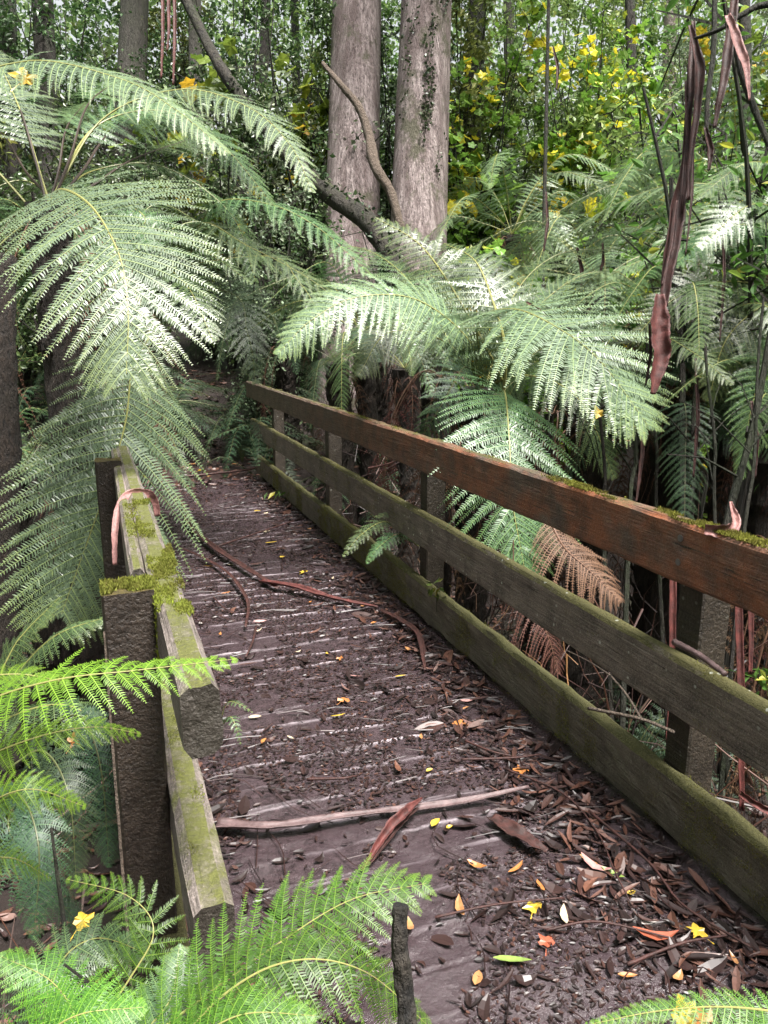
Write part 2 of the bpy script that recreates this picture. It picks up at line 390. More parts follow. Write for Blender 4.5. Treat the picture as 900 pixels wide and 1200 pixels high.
def beam(name, p0, p1, w, h, mat, parent, seg=.05, wob=.004, sag=0, round_=.006, seed=0, cross=8):
    """timber whose centre line runs p0->p1, w across (x-ish), h high; top edges softened, surface uneven"""
    p0, p1 = np.asarray(p0, float), np.asarray(p1, float)
    L = np.linalg.norm(p1-p0); n = max(4, int(L/seg)); t = nrm(p1-p0)
    up = np.array([0, 0, 1.]) if abs(t[2]) < .8 else np.array([0, 1., 0])
    s = nrm(np.cross(t, up)); u = np.cross(s, t)
    r = round_
    nh = max(2, int(h/.035)); nw = max(2, int(w/.03))
    prof = []
    for k in range(nw): prof.append((-w/2+r+(w-2*r)*k/nw, h/2))
    prof.append((w/2-r, h/2))
    for k in range(nh+1): prof.append((w/2, h/2-r-(h-2*r)*k/nh))
    for k in range(nw+1): prof.append((w/2-r-(w-2*r)*k/nw, -h/2))
    for k in range(nh+1): prof.append((-w/2, -h/2+r+(h-2*r)*k/nh))
    prof = np.array(prof); m_ = len(prof)
    a = np.linspace(0, L, n)
    C = p0+t*a[:, None]; C[:, 2] -= sag*np.sin(np.pi*a/L)
    if L > 3: C = C+s*((fbm(a*.7, a*0+seed, 3, 2)-.4)*.008)[:, None]+u*((fbm(a*.6, a*0+seed+.5, 4, 2)-.4)*.010)[:, None]
    A, B = np.meshgrid(a, np.arange(m_), indexing='ij')
    d = (fbm(A*7+seed*11, B*.6, seed, 4)-.47)*2*wob+(fbm(A*40, B*3.1, seed+2, 2)-.38)*wob*.8
    pr = prof[None]*(1+0*A[..., None]); nn = nrm(prof)
    V = C[:, None]+s*(pr[..., 0]+d*nn[None, :, 0])[..., None]+u*(pr[..., 1]+d*nn[None, :, 1])[..., None]
    ends = np.array([(fbm(np.arange(m_)*.9, np.full(m_, seed), 5)-.5)*.012, (fbm(np.arange(m_)*.9, np.full(m_, seed+3.), 6)-.5)*.012])
    V[0] += t*ends[0][:, None]; V[-1] += t*ends[1][:, None]
    V = V.reshape(-1, 3)
    i = np.arange(n-1)[:, None]*m_; j = np.arange(m_)[None]; k = (j+1) % m_
    q = np.stack([i+j, i+k, i+m_+k, i+m_+j], -1).reshape(-1, 4)
    V = np.vstack([V, C[:1], C[-1:]]); jj = np.arange(m_); kk = (jj+1) % m_
    tt = np.vstack([np.stack([jj, np.full(m_, n*m_), kk], 1), np.stack([(n-1)*m_+jj, (n-1)*m_+kk, np.full(m_, n*m_+1)], 1)])
    me = make_mesh(name, V, [q, tt], [mat], smooth=False)
    o = obj(name, me, parent)
    if parent.parent is not None: o.location = -(parent.location+parent.parent.location)
    return o

def sub_empty(name, parent, label):
    o = bpy.data.objects.new(name, None); COL.objects.link(o); o.parent = parent; o['label'] = label; return o
railR = sub_empty('railing', bridge, 'long complete railing on the right with three rails')
railL = sub_empty('railing', bridge, 'shorter leaning railing on the left with broken near end')
# right: rails inside, posts outside
xr = XR
beam('top_rail', (xr+.03, -.6, .955), (xr+.03, 9.25, .955), .062, .19, M['rail_red'], railR, seed=1, wob=.007, round_=.012)
beam('middle_rail', (xr+.03, -.6, .525), (xr+.03, 9.05, .53), .062, .19, M['rail_mossy'], railR, seed=2, wob=.007, round_=.012)
beam('kerb_rail', (xr+.03, -.6, .125), (xr+.03, 8.75, .125), .062, .21, M['kerb'], railR, seed=3, wob=.012, round_=.014)
for k, y in enumerate((-.25, 1.80, 3.93, 5.95, 8.05)):
    beam('post', (xr+.118, y, -1.3), (xr+.118, y, 1.02 if y > 3 else .95), .11, .11, M['post'], railR, seed=10+k)
    if k == 1:
        for dz in (.045, -.03):
            mb = MB(); tube(mb, [(xr-.004, y-.005, .955+dz), (xr+.004, y-.005, .955+dz)], [.011, .009], 10)
            o = obj('bolt', mb.mesh('bolt', [M['metal']]), railR); o.location = -(bridge.location)
# left
beam('top_rail', (.109, 1.17, .985), (.066, 4.2, .985), .064, .125, M['rail_left'], railL, seed=21, round_=.014, wob=.006)
beam('top_rail', (.046, 1.9, .965), (.01, 6.6, .97), .036, .14, M['rail_left'], railL, seed=22, round_=.01, wob=.005)
beam('middle_rail', (.110, 1.2, .545), (.08, 6.6, .545), .075, .15, M['rail_left'], railL, seed=23, round_=.016, wob=.007)
beam('kerb_rail', (.06, 1.1, .1), (.04, 8.4, .1), .062, .2, M['kerb'], railL, seed=24)
for k, (x, y, z, mt) in enumerate(((.015, 1.70, 1.062, 'post_dark'), (-.005, 3.55, 1.06, 'post_dark'), (-.02, 5.5, 1.05, 'post_dark'))):
    beam('post', (x, y, -1.4), (x, y, z), .108, .108, M[mt], railL, seed=30+k, wob=.004)
beam('bearer', (.3, -.8, -.16), (.3, 8.6, -.16), .12, .2, M['post'], bridge, seed=41)
beam('bearer', (1.45, -.8, -.16), (1.45, 8.6, -.16), .12, .2, M['post'], bridge, seed=42)

# moss tufts standing on upward faces
def moss(name, parent, regions, n, seed):
    r = np.random.default_rng(seed); Vs = []; rn = []
    for (x0, x1, y0, y1, z0, z1, thr, cnt, size) in regions:
        px = r.uniform(x0, x1, cnt); py = r.uniform(y0, y1, cnt); pz = r.uniform(z0, z1, cnt)
        mid = 1-np.abs((px-(x0+x1)/2)/((x1-x0)/2))**3*.5 if x1-x0 > .03 else 1.0
        if x1-x0 < .03: px = px+0; pzf = fbm(pz*30, py*14, seed+9, 3)-.45
        k = r.random(cnt) < np.clip((fbm(px*22+3, py*11, seed, 4)*.5+fbm(px*7+8, py*3, seed+4, 3)*.5+.02-thr+(pzf*.5 if x1-x0 < .03 else 0))/.10, 0, 1)*mid*np.clip((py-y0)/(.12*(y1-y0)+1e-6)+.15, 0, 1)*np.clip((y1-py)/(.12*(y1-y0)+1e-6)+.15, 0, 1)
        px, py, pz = px[k], py[k], pz[k]; c = len(px)
        d = nrm(np.stack([r.normal(0, .55, c), r.normal(0, .55, c), np.ones(c)], 1)) * (size*r.uniform(.5, 1.3, c))[:, None]
        s = nrm(np.cross(d, r.normal(size=(c, 3))))*(size*.28)
        b0 = np.stack([px, py, pz], 1)
        Vs.append(np.stack([b0-s, b0+s, b0+d], 1)); rn.append(np.repeat(np.clip(fbm(px*14, py*14, seed+1, 2)+r.normal(0, .12, c), 0, 1), 3))
    V = np.concatenate(Vs).reshape(-1, 3); rn = np.concatenate(rn)
    o = obj(name, make_mesh(name, V, [np.arange(len(V)).reshape(-1, 3)], [M['moss_tuft']], rnd=rn), parent)
    o.location = -(bridge.location); o['kind'] = 'stuff'; return o
moss('moss', railR, [(xr, xr+.06, 0, 3.2, 1.048, 1.052, .47, 22000, .006), (xr, xr+.06, 3.2, 9, 1.048, 1.052, .52, 9000, .006),
     (xr, xr+.06, 0, 9, .618, .624, .52, 20000, .005), (xr, xr+.06, 0, 8.7, .228, .234, .5, 16000, .005),
     (xr-.012, xr+.004, .5, 8.7, .03, .226, .44, 110000, .0045), (xr-.008, xr+.003, .5, 8.9, .44, .61, .54, 40000, .004), (xr, xr+.06, .9, 2.6, 1.048, 1.053, .38, 26000, .009)], 0, 5)
moss('moss', railL, [(.074, .14, 1.2, 1.6, 1.046, 1.049, .55, 9000, .004), (.07, .138, 1.5, 2.1, 1.045, 1.051, .44, 26000, .006), (.062, .13, 2.1, 3.2, 1.045, 1.051, .52, 18000, .006),
     (.03, .064, 2.0, 6, 1.032, 1.038, .54, 12000, .006), (-.038, .067, 1.65, 1.75, 1.058, 1.064, .3, 6000, .009),
     (.075, .14, 1.17, 2.6, .616, .622, 0.50, 16000, .004), (.068, .076, 1.6, 1.78, .9, 1.05, .3, 1500, .011)], 0, 6)

# ------------------------------------------------------------------ ferns
def frond_arrays(pts, Lp, nP=26, nL=18, up=(0, -.25, 1), s0=.14, droop=.2, ang=(10, 42), lw=.078, seed=0, rad=.007, prof=None, miss=0.0, fold=.0, jit=.07):
    r = np.random.default_rng(seed)
    C = spline(pts, 60); T_ = nrm(np.gradient(C, axis=0))
    N0 = np.asarray(up, float)
    N_ = nrm(N0-(T_@N0)[:, None]*T_)
    S_ = np.cross(T_, N_)
    s = s0+(1-s0)*(np.linspace(0, 1, nP)**.93)*.985
    f = s*59; i0 = np.minimum(f.astype(int), 58); fr = (f-i0)[:, None]
    lerp = lambda A: A[i0]*(1-fr)+A[i0+1]*fr
    B, T, N, S = lerp(C), nrm(lerp(T_)), nrm(lerp(N_)), nrm(lerp(S_))
    q = (s-s0)/(1-s0)
    if prof is None: pl = np.minimum(1, .5+q*2.2)*(1-q)**.62
    else: pl = np.interp(q, np.linspace(0, 1, len(prof)), prof)
    pl = np.maximum(pl, .05)
    Vq = []; rq = []; Vr = []
    nu = 10
    for side in (-1, 1):
        keep = r.random(nP) >= miss
        L = Lp*pl*(1+r.normal(0, .06, nP))
        A = np.radians(np.interp(q, [0, 1], ang)+r.normal(0, 3, nP))
        D = nrm(side*S*np.cos(A)[:, None]+T*np.sin(A)[:, None]-N*fold+r.normal(0, jit, (nP, 3)))
        dr = droop*(1+r.normal(0, .25, nP))
        u = (np.arange(nL)+.6)/nL
        U = u[None, :, None]
        def pos(U): return B[:, None]+L[:, None, None]*(D[:, None]*U+T[:, None]*.12*U**2-np.array([0, 0, 1.])*(dr[:, None, None]*U**2))
        Pp = pos(U)
        t = nrm(pos(U+.02)-pos(U-.02))
        Nl = N[:, None]-np.sum(N[:, None]*t, -1, keepdims=True)*t; Nl = nrm(Nl)
        Q = np.cross(t, Nl)
        sp_ = (L/nL)[:, None, None]
        # pinnule length: longest near the base of the pinna, tapering to the tip
        pw = lw*1.15*(Lp*.55+L[:, None]*.45)*np.maximum(1-u[None], .03)**.55*np.minimum(1, .75+u[None]*2)
        for sd in (-1, 1):
            ang2 = np.radians(18+r.normal(0, 5, (nP, nL, 1)))
            dd = sd*Q*np.cos(ang2)+t*np.sin(ang2)-Nl*(.08+r.normal(0, .11, (nP, nL, 1)))+r.normal(0, .04, (nP, nL, 3))
            dd = nrm(dd)
            l = pw[..., None]*(1+r.normal(0, .12, (nP, nL, 1)))*np.where(r.random((nP, nL, 1)) < .03, .25, 1)
            # keep very short pinnae from having over-long pinnules
            wv = t*sp_*.34*(1-.45*u[None, :, None])*np.clip(r.normal(1, .12, (nP, nL, 1)), .5, 1.3)
            a = Pp-wv; b_ = Pp+wv; c = Pp+dd*l+t*l*.14; d = Pp+dd*l*.6-wv*.9
            if sd < 0: quad = np.stack([a, b_, c, d], 2)
            else: quad = np.stack([b_, a, d, c], 2)
            quad = quad[keep]
            Vq.append(quad.reshape(-1, 3))
            rr = np.clip(.45+.5*(u[None]-.5)*.8+r.normal(0, .1, (nP, nL))+.25*(q[:, None]**3), 0, 1)[keep]
            rq.append(np.repeat(rr.ravel(), 4))
        # pinna midrib as a thin folded ribbon
        Um = np.linspace(0, .97, nu)[None, :, None]; Pm = pos(Um); tm = nrm(pos(Um+.02)-pos(Um-.02))
        Nm = nrm(N[:, None]-np.sum(N[:, None]*tm, -1, keepdims=True)*tm); Qm = np.cross(tm, Nm)
        wr = rad*.32*(1-Um*.75); Pm = Pm+Nm*rad*.15
        Vr.append(np.stack([Pm-Qm*wr, Pm+Qm*wr], 2)[keep].reshape(-1, 3))
    V = np.concatenate(Vq); nq = len(V); q1 = np.arange(nq).reshape(-1, 4)
    VR = np.concatenate(Vr); nr_ = len(VR)//(2*nu)
    base = nq+np.arange(nr_)[:, None]*2*nu+np.arange(nu-1)[None]*2
    q2 = np.stack([base, base+1, base+3, base+2], -1).reshape(-1, 4)
    mb = MB(); tube(mb, C, [rad, rad*.8, rad*.45, rad*.15], 6, cap=False)
    VT = np.concatenate(mb.V); q3 = mb.Fq[0]+nq+len(VR)
    Vall = np.concatenate([V, VR, VT])
    rn = np.concatenate(rq+[np.full(len(VR), .88), np.full(len(VT), .5)])
    return Vall, [np.concatenate([q1, q2]), q3], rn

def frond_mesh(pts, Lp, mat='fern', rmat='rachis', **kw):
    V, fs, rn = frond_arrays(pts, Lp, **kw)
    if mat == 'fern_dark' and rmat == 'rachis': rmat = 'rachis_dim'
    return make_mesh('frond', V, fs, [M[mat], M[rmat]], [0, 1], rn)

def px(lst): return np.array([P(*a) for a in lst])

_seed = [100]
def hero(parent, pl, Lpx, mat='fern', rmat='rachis', label=None, **kw):
    """frond through photo-derived stations; Lpx pinna length in photo pixels at mid depth"""
    pts = px(pl); d = np.mean([a[2] for a in pl]); _seed[0] += 1
    kw.setdefault('seed', _seed[0])
    o = obj('frond', frond_mesh(pts, Lpx*d/F, mat, rmat, **kw), parent)
    if label: o['label'] = label
    return o

# local prototypes: grow from the origin along +X
def arch(L, rise, fall, lean=0):
    return [(0, 0, 0), (L*.22, lean*.1, rise*.62), (L*.5, lean*.4, rise), (L*.78, lean*.8, rise-fall*.45), (L, lean, rise-fall)]
PROT = {}
def protos():
    for mat in ('fern', 'fern_pale', 'fern_dark'):
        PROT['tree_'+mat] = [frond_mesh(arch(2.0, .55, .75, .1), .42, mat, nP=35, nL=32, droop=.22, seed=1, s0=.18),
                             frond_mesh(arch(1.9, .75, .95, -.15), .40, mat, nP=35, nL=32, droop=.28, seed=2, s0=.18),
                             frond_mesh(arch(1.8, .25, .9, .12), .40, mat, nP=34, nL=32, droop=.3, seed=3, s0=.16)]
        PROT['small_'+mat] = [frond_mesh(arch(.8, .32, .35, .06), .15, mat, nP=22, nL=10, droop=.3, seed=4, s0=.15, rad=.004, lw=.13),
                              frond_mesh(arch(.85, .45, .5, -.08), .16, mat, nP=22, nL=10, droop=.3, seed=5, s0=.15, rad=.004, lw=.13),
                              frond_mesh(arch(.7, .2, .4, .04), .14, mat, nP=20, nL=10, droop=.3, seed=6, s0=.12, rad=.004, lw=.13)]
    PROT['dead'] = [frond_mesh([(0, 0, 0), (.25, .0, .05), (.5, .05, -.4), (.55, .08, -1.1), (.6, 0, -1.7)], .3, 'fern_dead', 'rachis_brown', nP=22, nL=12, droop=.8, seed=7, miss=.25, jit=.2, lw=.1),
                    frond_mesh([(0, 0, 0), (.15, .0, .0), (.3, -.05, -.5), (.32, .0, -1.2), (.25, 0, -1.9)], .26, 'fern_dead', 'rachis_brown', nP=22, nL=12, droop=.9, seed=8, miss=.35, jit=.25, lw=.1)]
protos()

def add_frond(parent, me, yaw, tilt=0, sc=1, loc=(0, 0, 0), label=None):
    o = bpy.data.objects.new('frond', me); COL.objects.link(o); o.parent = parent
    o.location = loc; o.rotation_euler = (random.uniform(-.15, .15), tilt, yaw); o.scale = (sc,)*3
    if label: o['label'] = label
    return o

def fern_trunk(parent, top, base, r=.11, rmat='fern_trunk'):
    mb = MB(); pts = spline([base, (np.asarray(base)+np.asarray(top))/2+np.array([.05, .03, 0]), top], 40)
    tube(mb, pts, [r*1.5, r*1.1, r, r*1.15], 16, rough=.28)
    # old frond stubs
    r_ = np.random.default_rng(int(abs(top[0])*100)+3)
    for k in range(70):
        i = int(r_.integers(3, 39)); a = r_.uniform(0, 6.28); d = np.array([math.cos(a), math.sin(a), 0])
        p0 = pts[i]+d*r*.8; tube(mb, [p0, p0+d*.05+np.array([0, 0, .05]), p0+d*.07+np.array([0, 0, .13])], [.014, .011, .005], 4, cap=False)
    return obj('trunk', mb.mesh('trunk', [M[rmat]]), parent)

def tree_fern(top, label, mat='fern', n=12, yaws=None, sc=1.0, dead=4, seed=0, group=None, name='tree_fern', trunk=True, tilts=(-.35, .25)):
    top = np.asarray(top, float); zb = float(terr(top[0], top[1]))-.1
    root = empty(name, (top[0], top[1], zb), label, 'tree fern', group)
    if trunk: fern_trunk(root, top, (top[0]+.08, top[1]+.05, zb))
    rr = random.Random(seed)
    ys = yaws if yaws is not None else [k*2*math.pi/n+rr.uniform(-.2, .2) for k in range(n)]
    for k, y in enumerate(ys):
        add_frond(root, PROT['tree_'+mat][k % 3], y, rr.uniform(*tilts), sc*rr.uniform(.85, 1.1), (0, 0, top[2]-zb))
    for k in range(dead):
        add_frond(root, PROT['dead'][k % 2], rr.uniform(0, 6.28), 0, sc*rr.uniform(.7, 1), (0, 0, top[2]-zb-.1), 'dry brown frond hanging down')
    return root

def log(name, label, cat, pl, rpx, mat, sides=10, extra=None, n=50, rough=.22, group=None):
    pts = spline(px(pl), n); d = np.mean([a[2] for a in pl]); mb = MB()
    tube(mb, pts, [a*d/F for a in rpx], sides, rough=rough)
    root = empty(name, pts[-1], label, cat, group); o = obj('limb', mb.mesh('limb', [M[mat]], True), root)
    return root, pts
# --- left tree fern, its crown above the left railing
C1 = P(58, 238, 4.3)
lf = empty('tree_fern', (C1[0]-.1, C1[1]+.2, float(terr(C1[0], C1[1]))-.1), 'large tree fern left of the bridge whose pale fronds arch over the left railing', 'tree fern')
fern_trunk(lf, C1, (C1[0]-.15, C1[1]+.25, lf.location.z))
hk = dict(droop=.3)
hero(lf, [(58, 240, 4.1), (72, 222, 3.6), (108, 243, 3.25), (140, 300, 3.05), (150, 365, 2.95), (148, 438, 2.9)], 140, 'fern_pale', nP=42, nL=40, up=(-.15, -.75, .65), s0=.28, ang=(6, 50), droop=.16,
     prof=[.8, 1, 1, .95, .85, .7, .5, .2], rad=.008, label='broad pale frond hanging tip down over the left railing')
hero(lf, [(130, 300, 4.2), (175, 380, 4.0), (155, 432, 3.95), (146, 500, 3.9), (118, 590, 3.8), (72, 720, 3.7)], 125, 'fern_pale', nP=45, nL=40, up=(.25, -.8, .4), s0=.34, ang=(14, 45), droop=.2,
     prof=[.55, .85, 1, 1, .9, .8, .6, .25], rad=.007, label='long green frond drooping beside the far left post')
hero(lf, [(40, 250, 4.3), (-60, 120, 4.2), (30, 72, 4.1), (140, 92, 4.0), (205, 128, 3.9), (268, 180, 3.85)], 85, 'fern_pale', nP=42, nL=36, up=(.1, -.55, .8), s0=.35, droop=.3)
hero(lf, [(60, 235, 4.4), (120, 140, 4.6), (210, 105, 4.6), (290, 125, 4.5), (340, 170, 4.4), (366, 225, 4.35)], 75, 'fern_pale', nP=40, nL=36, up=(.1, -.5, .8), s0=.33, droop=.22)
hero(lf, [(58, 238, 4.3), (110, 150, 4.7), (190, 130, 4.8), (260, 170, 4.8), (320, 240, 4.8)], 80, 'fern', nP=35, nL=36, up=(.1, -.5, .8), s0=.3)
hero(lf, [(58, 238, 4.3), (20, 120, 4.8), (-20, 50, 5.0), (-80, 30, 5.0)], 90, 'fern_pale', nP=32, nL=36, up=(.2, -.4, .8), s0=.3)
hero(lf, [(58, 238, 4.3), (110, 200, 4.9), (190, 195, 5.1), (270, 250, 5.2), (300, 330, 5.2)], 75, 'fern', nP=32, nL=23, s0=.3)
hero(lf, [(58, 240, 4.3), (-10, 300, 4.3), (-30, 380, 4.2), (-20, 470, 4.1)], 85, 'fern', nP=30, nL=23, up=(.6, -.6, .4), s0=.3)
for k, (a, b_) in enumerate([(22, 125), (78, 150), (105, 120), (135, 150), (160, 185), (5, 160)]):
    hero(lf, [(55+k*3, 240, 4.3), ((60+a)/2, (240+b_)/2+4, 4.5), (a, b_, 4.8), (a+(a-50)*.8, b_-30, 5.4)], 60, 'fern', 'rachis_dark', nP=28, nL=21, s0=.6, rad=.009)
for k in range(5): add_frond(lf, PROT['dead'][k % 2], k*1.3, 0, .9, tuple(C1-np.array(lf.location)-np.array([0, 0, .1])), 'dry brown frond hanging down')

log('old_stump', 'tall dark fibrous stump at the left edge behind the drooping frond', 'stump', [(4, 300, 3.9), (2, 420, 3.9), (6, 560, 3.9), (4, 900, 3.9)], [14, 17, 18, 22], 'fern_trunk', 14)
# --- fern whose green fronds reach across behind the left railing
C2 = P(95, 335, 6.0)
mf = empty('tree_fern', (C2[0], C2[1], float(terr(C2[0], C2[1]))-.1), 'dark green tree fern behind the left railing, fronds reaching toward the two trunks', 'tree fern')
fern_trunk(mf, C2, (C2[0], C2[1]+.1, mf.location.z), .09)
hero(mf, [(95, 335, 6.0), (170, 290, 5.8), (215, 300, 5.6), (250, 240, 5.3), (310, 238, 5.1), (370, 265, 5.0), (438, 325, 4.9)], 85, 'fern', nP=35, nL=36, up=(0, -.4, .85), s0=.15, droop=.3)
hero(mf, [(95, 335, 6.0), (170, 290, 5.8), (215, 320, 5.6), (235, 262, 5.0), (290, 288, 4.8), (360, 325, 4.7), (420, 372, 4.7)], 80, 'fern', nP=35, nL=36, up=(0, -.4, .85), s0=.15, droop=.3)
hero(mf, [(95, 335, 5.9), (300, 300, 5.6), (350, 330, 5.5), (380, 380, 5.4)], 70, 'fern', nP=30, nL=23)
hero(mf, [(95, 335, 6.0), (160, 300, 5.6), (215, 330, 4.9), (250, 400, 4.6)], 75, 'fern', nP=32, nL=23, up=(0, -.6, .6), s0=.3)
hero(mf, [(95, 335, 6.0), (260, 340, 5.3), (290, 390, 5.0), (300, 450, 5.0)], 80, 'fern_dark', nP=32, nL=23, up=(0, -.8, .5), s0=.2)
hero(mf, [(95, 335, 6.0), (170, 260, 6.2), (120, 240, 6.3), (80, 280, 6.3)], 70, 'fern', nP=30, nL=21)
for k in range(5): add_frond(mf, PROT['tree_fern'][k % 3], k*.8+1.6, -.1, .8, (0, 0, float(C2[2]-mf.location.z)))

# --- centre tree fern beyond the right railing
C3 = P(560, 455, 5.4)
cf = empty('tree_fern', (C3[0], C3[1], float(terr(C3[0], C3[1]))-.1), 'central tree fern beyond the right railing, pale fronds spraying out below the two trunks', 'tree fern')
fern_trunk(cf, C3, (C3[0], C3[1]+.1, cf.location.z), .1)
hero(cf, [(560, 450, 5.4), (550, 400, 5.0), (490, 352, 4.8), (420, 348, 4.6), (365, 375, 4.5), (325, 415, 4.45)], 88, 'fern_pale', nP=42, nL=36, up=(0, -.6, .7), s0=.18, droop=.3, label='pale frond arching left to hang over the far railing')
hero(cf, [(560, 455, 5.4), (520, 400, 5.2), (455, 390, 5.0), (420, 440, 4.9)], 70, 'fern', nP=32, nL=36, up=(0, -.6, .7), droop=.3)
hero(cf, [(600, 470, 5.2), (570, 408, 5.1), (528, 335, 5.1), (490, 285, 5.2), (440, 255, 5.3)], 82, 'fern', nP=32, nL=23, up=(-.5, -.2, .8), s0=.12, droop=.35, rad=.012)
hero(cf, [(590, 470, 5.1), (592, 410, 4.95), (578, 355, 4.95), (556, 305, 5.1), (520, 285, 5.4)], 88, 'fern', nP=28, nL=23, up=(-.2, -.7, .4), s0=.12, droop=.28, rad=.012)
hero(cf, [(560, 455, 5.4), (480, 330, 6.1), (420, 290, 6.4), (370, 300, 6.5)], 80, 'fern', nP=32, nL=23)
hero(cf, [(570, 450, 5.4), (560, 380, 4.9), (600, 362, 4.5), (655, 385, 4.25), (705, 425, 4.1), (760, 500, 4.05)], 118, 'fern_pale', nP=40, nL=40, up=(-.1, -.6, .75), s0=.3, droop=.08, ang=(14, 45),
     prof=[.7, .95, 1, 1, .85, .7, .45, .15], label='broad pale frond pointing down to the right above the top rail')
hero(cf, [(585, 460, 4.9), (592, 462, 4.4), (597, 520, 4.1), (601, 590, 4.0), (615, 668, 3.95)], 95, 'fern', nP=42, nL=36, up=(-.2, -.9, .3), s0=.12, droop=.22, rad=.007,
     prof=[.6, .85, 1, 1, .9, .8, .55, .2], label='long frond hanging behind the rails')
hero(cf, [(570, 450, 5.4), (620, 370, 5.6), (690, 320, 5.6), (760, 335, 5.5)], 80, 'fern_pale', nP=35, nL=36, droop=.22)
hero(cf, [(570, 450, 5.4), (600, 350, 5.9), (650, 300, 6.0), (720, 290, 6.0)], 75, 'fern', nP=32, nL=23, droop=.22)
hero(cf, [(560, 455, 5.3), (545, 430, 4.7), (520, 470, 4.5), (490, 520, 4.6)], 60, 'fern_dark', nP=30, nL=23, up=(0, -.8, .5))
hero(cf, [(560, 455, 5.3), (620, 440, 5.0), (680, 470, 4.8), (720, 560, 4.8)], 75, 'fern', nP=30, nL=23, up=(0, -.8, .5))
hero(cf, [(640, 600, 4.0), (660, 640, 3.9), (690, 668, 3.85), (726, 705, 3.8)], 62, 'fern_dead', 'rachis_brown', nP=25, nL=21, up=(-.1, -.8, .5), s0=.1, droop=.55, label='dead brown frond seen between the rails')
hero(cf, [(590, 660, 4.2), (620, 700, 4.1), (640, 740, 4.0), (655, 790, 4.0)], 45, 'fern_dead', 'rachis_brown', nP=25, nL=16, up=(-.1, -.8, .5), droop=.8, jit=.12)
for k in range(6): add_frond(cf, PROT['dead'][k % 2], k*1.1, 0, .75, tuple(C3-np.array(cf.location)-np.array([0, 0, .1])), 'dry brown frond hanging down')

# --- right tree ferns
C4 = P(930, 330, 5.2)
rf = empty('tree_fern', (C4[0], C4[1], float(terr(C4[0], C4[1]))-.1), 'tree fern at the right edge with fronds spreading level behind the hanging red bark', 'tree fern')
fern_trunk(rf, C4, (C4[0], C4[1]+.1, rf.location.z), .1)
hero(rf, [(930, 330, 5.2), (880, 235, 5.4), (800, 215, 5.6), (720, 240, 5.8), (650, 285, 6.0)], 80, 'fern_pale', nP=38, nL=36, droop=.3)
hero(rf, [(930, 330, 5.2), (890, 270, 4.9), (840, 270, 4.7), (790, 310, 4.6)], 85, 'fern', nP=35, nL=36, droop=.4)
hero(rf, [(930, 330, 5.2), (860, 290, 5.3), (790, 290, 5.4), (700, 330, 5.5)], 75, 'fern_pale', nP=35, nL=36, droop=.22)
hero(rf, [(930, 330, 5.2), (930, 220, 4.9), (880, 190, 4.8), (820, 230, 4.7)], 70, 'fern_pale', nP=35, nL=36, droop=.3)
hero(rf, [(930, 340, 5.2), (870, 350, 4.9), (820, 380, 4.8), (790, 450, 4.8)], 70, 'fern_dark', nP=32, nL=23, droop=.3)
hero(rf, [(930, 340, 5.2), (900, 400, 4.9), (870, 440, 4.8), (850, 520, 4.8)], 60, 'fern_dark', nP=32, nL=23, droop=.3)
hero(rf, [(930, 340, 5.0), (890, 360, 4.6), (850, 400, 4.5), (830, 470, 4.5)], 80, 'fern', nP=32, nL=26, up=(0, -.7, .6))
hero(rf, [(930, 340, 5.0), (900, 420, 4.5), (880, 480, 4.4), (868, 560, 4.4)], 75, 'fern', nP=32, nL=26, up=(0, -.8, .5))
hero(rf, [(930, 340, 5.0), (850, 330, 4.6), (790, 350, 4.5), (740, 400, 4.5)], 70, 'fern', nP=32, nL=26, up=(0, -.7, .6))
hero(rf, [(930, 330, 5.0), (920, 260, 4.6), (880, 240, 4.4), (820, 290, 4.3)], 75, 'fern', nP=32, nL=26, up=(0, -.6, .7))
for k in range(7): add_frond(rf, PROT['dead'][k % 2], 2+k*.6, 0, .8, tuple(C4-np.array(rf.location)-np.array([0, 0, .1])), 'dry brown frond hanging down')
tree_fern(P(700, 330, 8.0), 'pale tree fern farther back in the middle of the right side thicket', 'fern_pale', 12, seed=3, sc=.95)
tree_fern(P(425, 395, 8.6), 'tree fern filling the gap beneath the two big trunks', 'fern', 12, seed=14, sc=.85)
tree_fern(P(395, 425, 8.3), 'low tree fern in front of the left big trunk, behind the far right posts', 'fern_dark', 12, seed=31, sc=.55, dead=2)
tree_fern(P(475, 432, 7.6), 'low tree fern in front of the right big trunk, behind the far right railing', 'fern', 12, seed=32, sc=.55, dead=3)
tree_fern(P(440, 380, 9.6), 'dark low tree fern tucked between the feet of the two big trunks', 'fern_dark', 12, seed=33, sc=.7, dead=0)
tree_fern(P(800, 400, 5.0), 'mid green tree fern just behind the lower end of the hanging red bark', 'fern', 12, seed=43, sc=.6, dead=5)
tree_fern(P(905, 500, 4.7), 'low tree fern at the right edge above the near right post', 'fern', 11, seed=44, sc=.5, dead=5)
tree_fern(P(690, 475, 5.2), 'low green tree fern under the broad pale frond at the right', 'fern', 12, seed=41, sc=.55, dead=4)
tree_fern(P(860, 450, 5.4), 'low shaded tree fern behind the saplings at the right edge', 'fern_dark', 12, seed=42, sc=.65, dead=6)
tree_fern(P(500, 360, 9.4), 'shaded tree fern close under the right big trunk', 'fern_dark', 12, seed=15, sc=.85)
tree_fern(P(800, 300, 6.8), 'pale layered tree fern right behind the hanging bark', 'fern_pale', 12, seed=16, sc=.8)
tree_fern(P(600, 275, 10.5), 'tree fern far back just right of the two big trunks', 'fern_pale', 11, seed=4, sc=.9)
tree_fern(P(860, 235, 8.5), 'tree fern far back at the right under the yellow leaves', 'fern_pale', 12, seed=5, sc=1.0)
tree_fern(P(330, 400, 9.5), 'shaded tree fern standing just beyond the far end of the bridge', 'fern_dark', 11, seed=6, sc=.8)
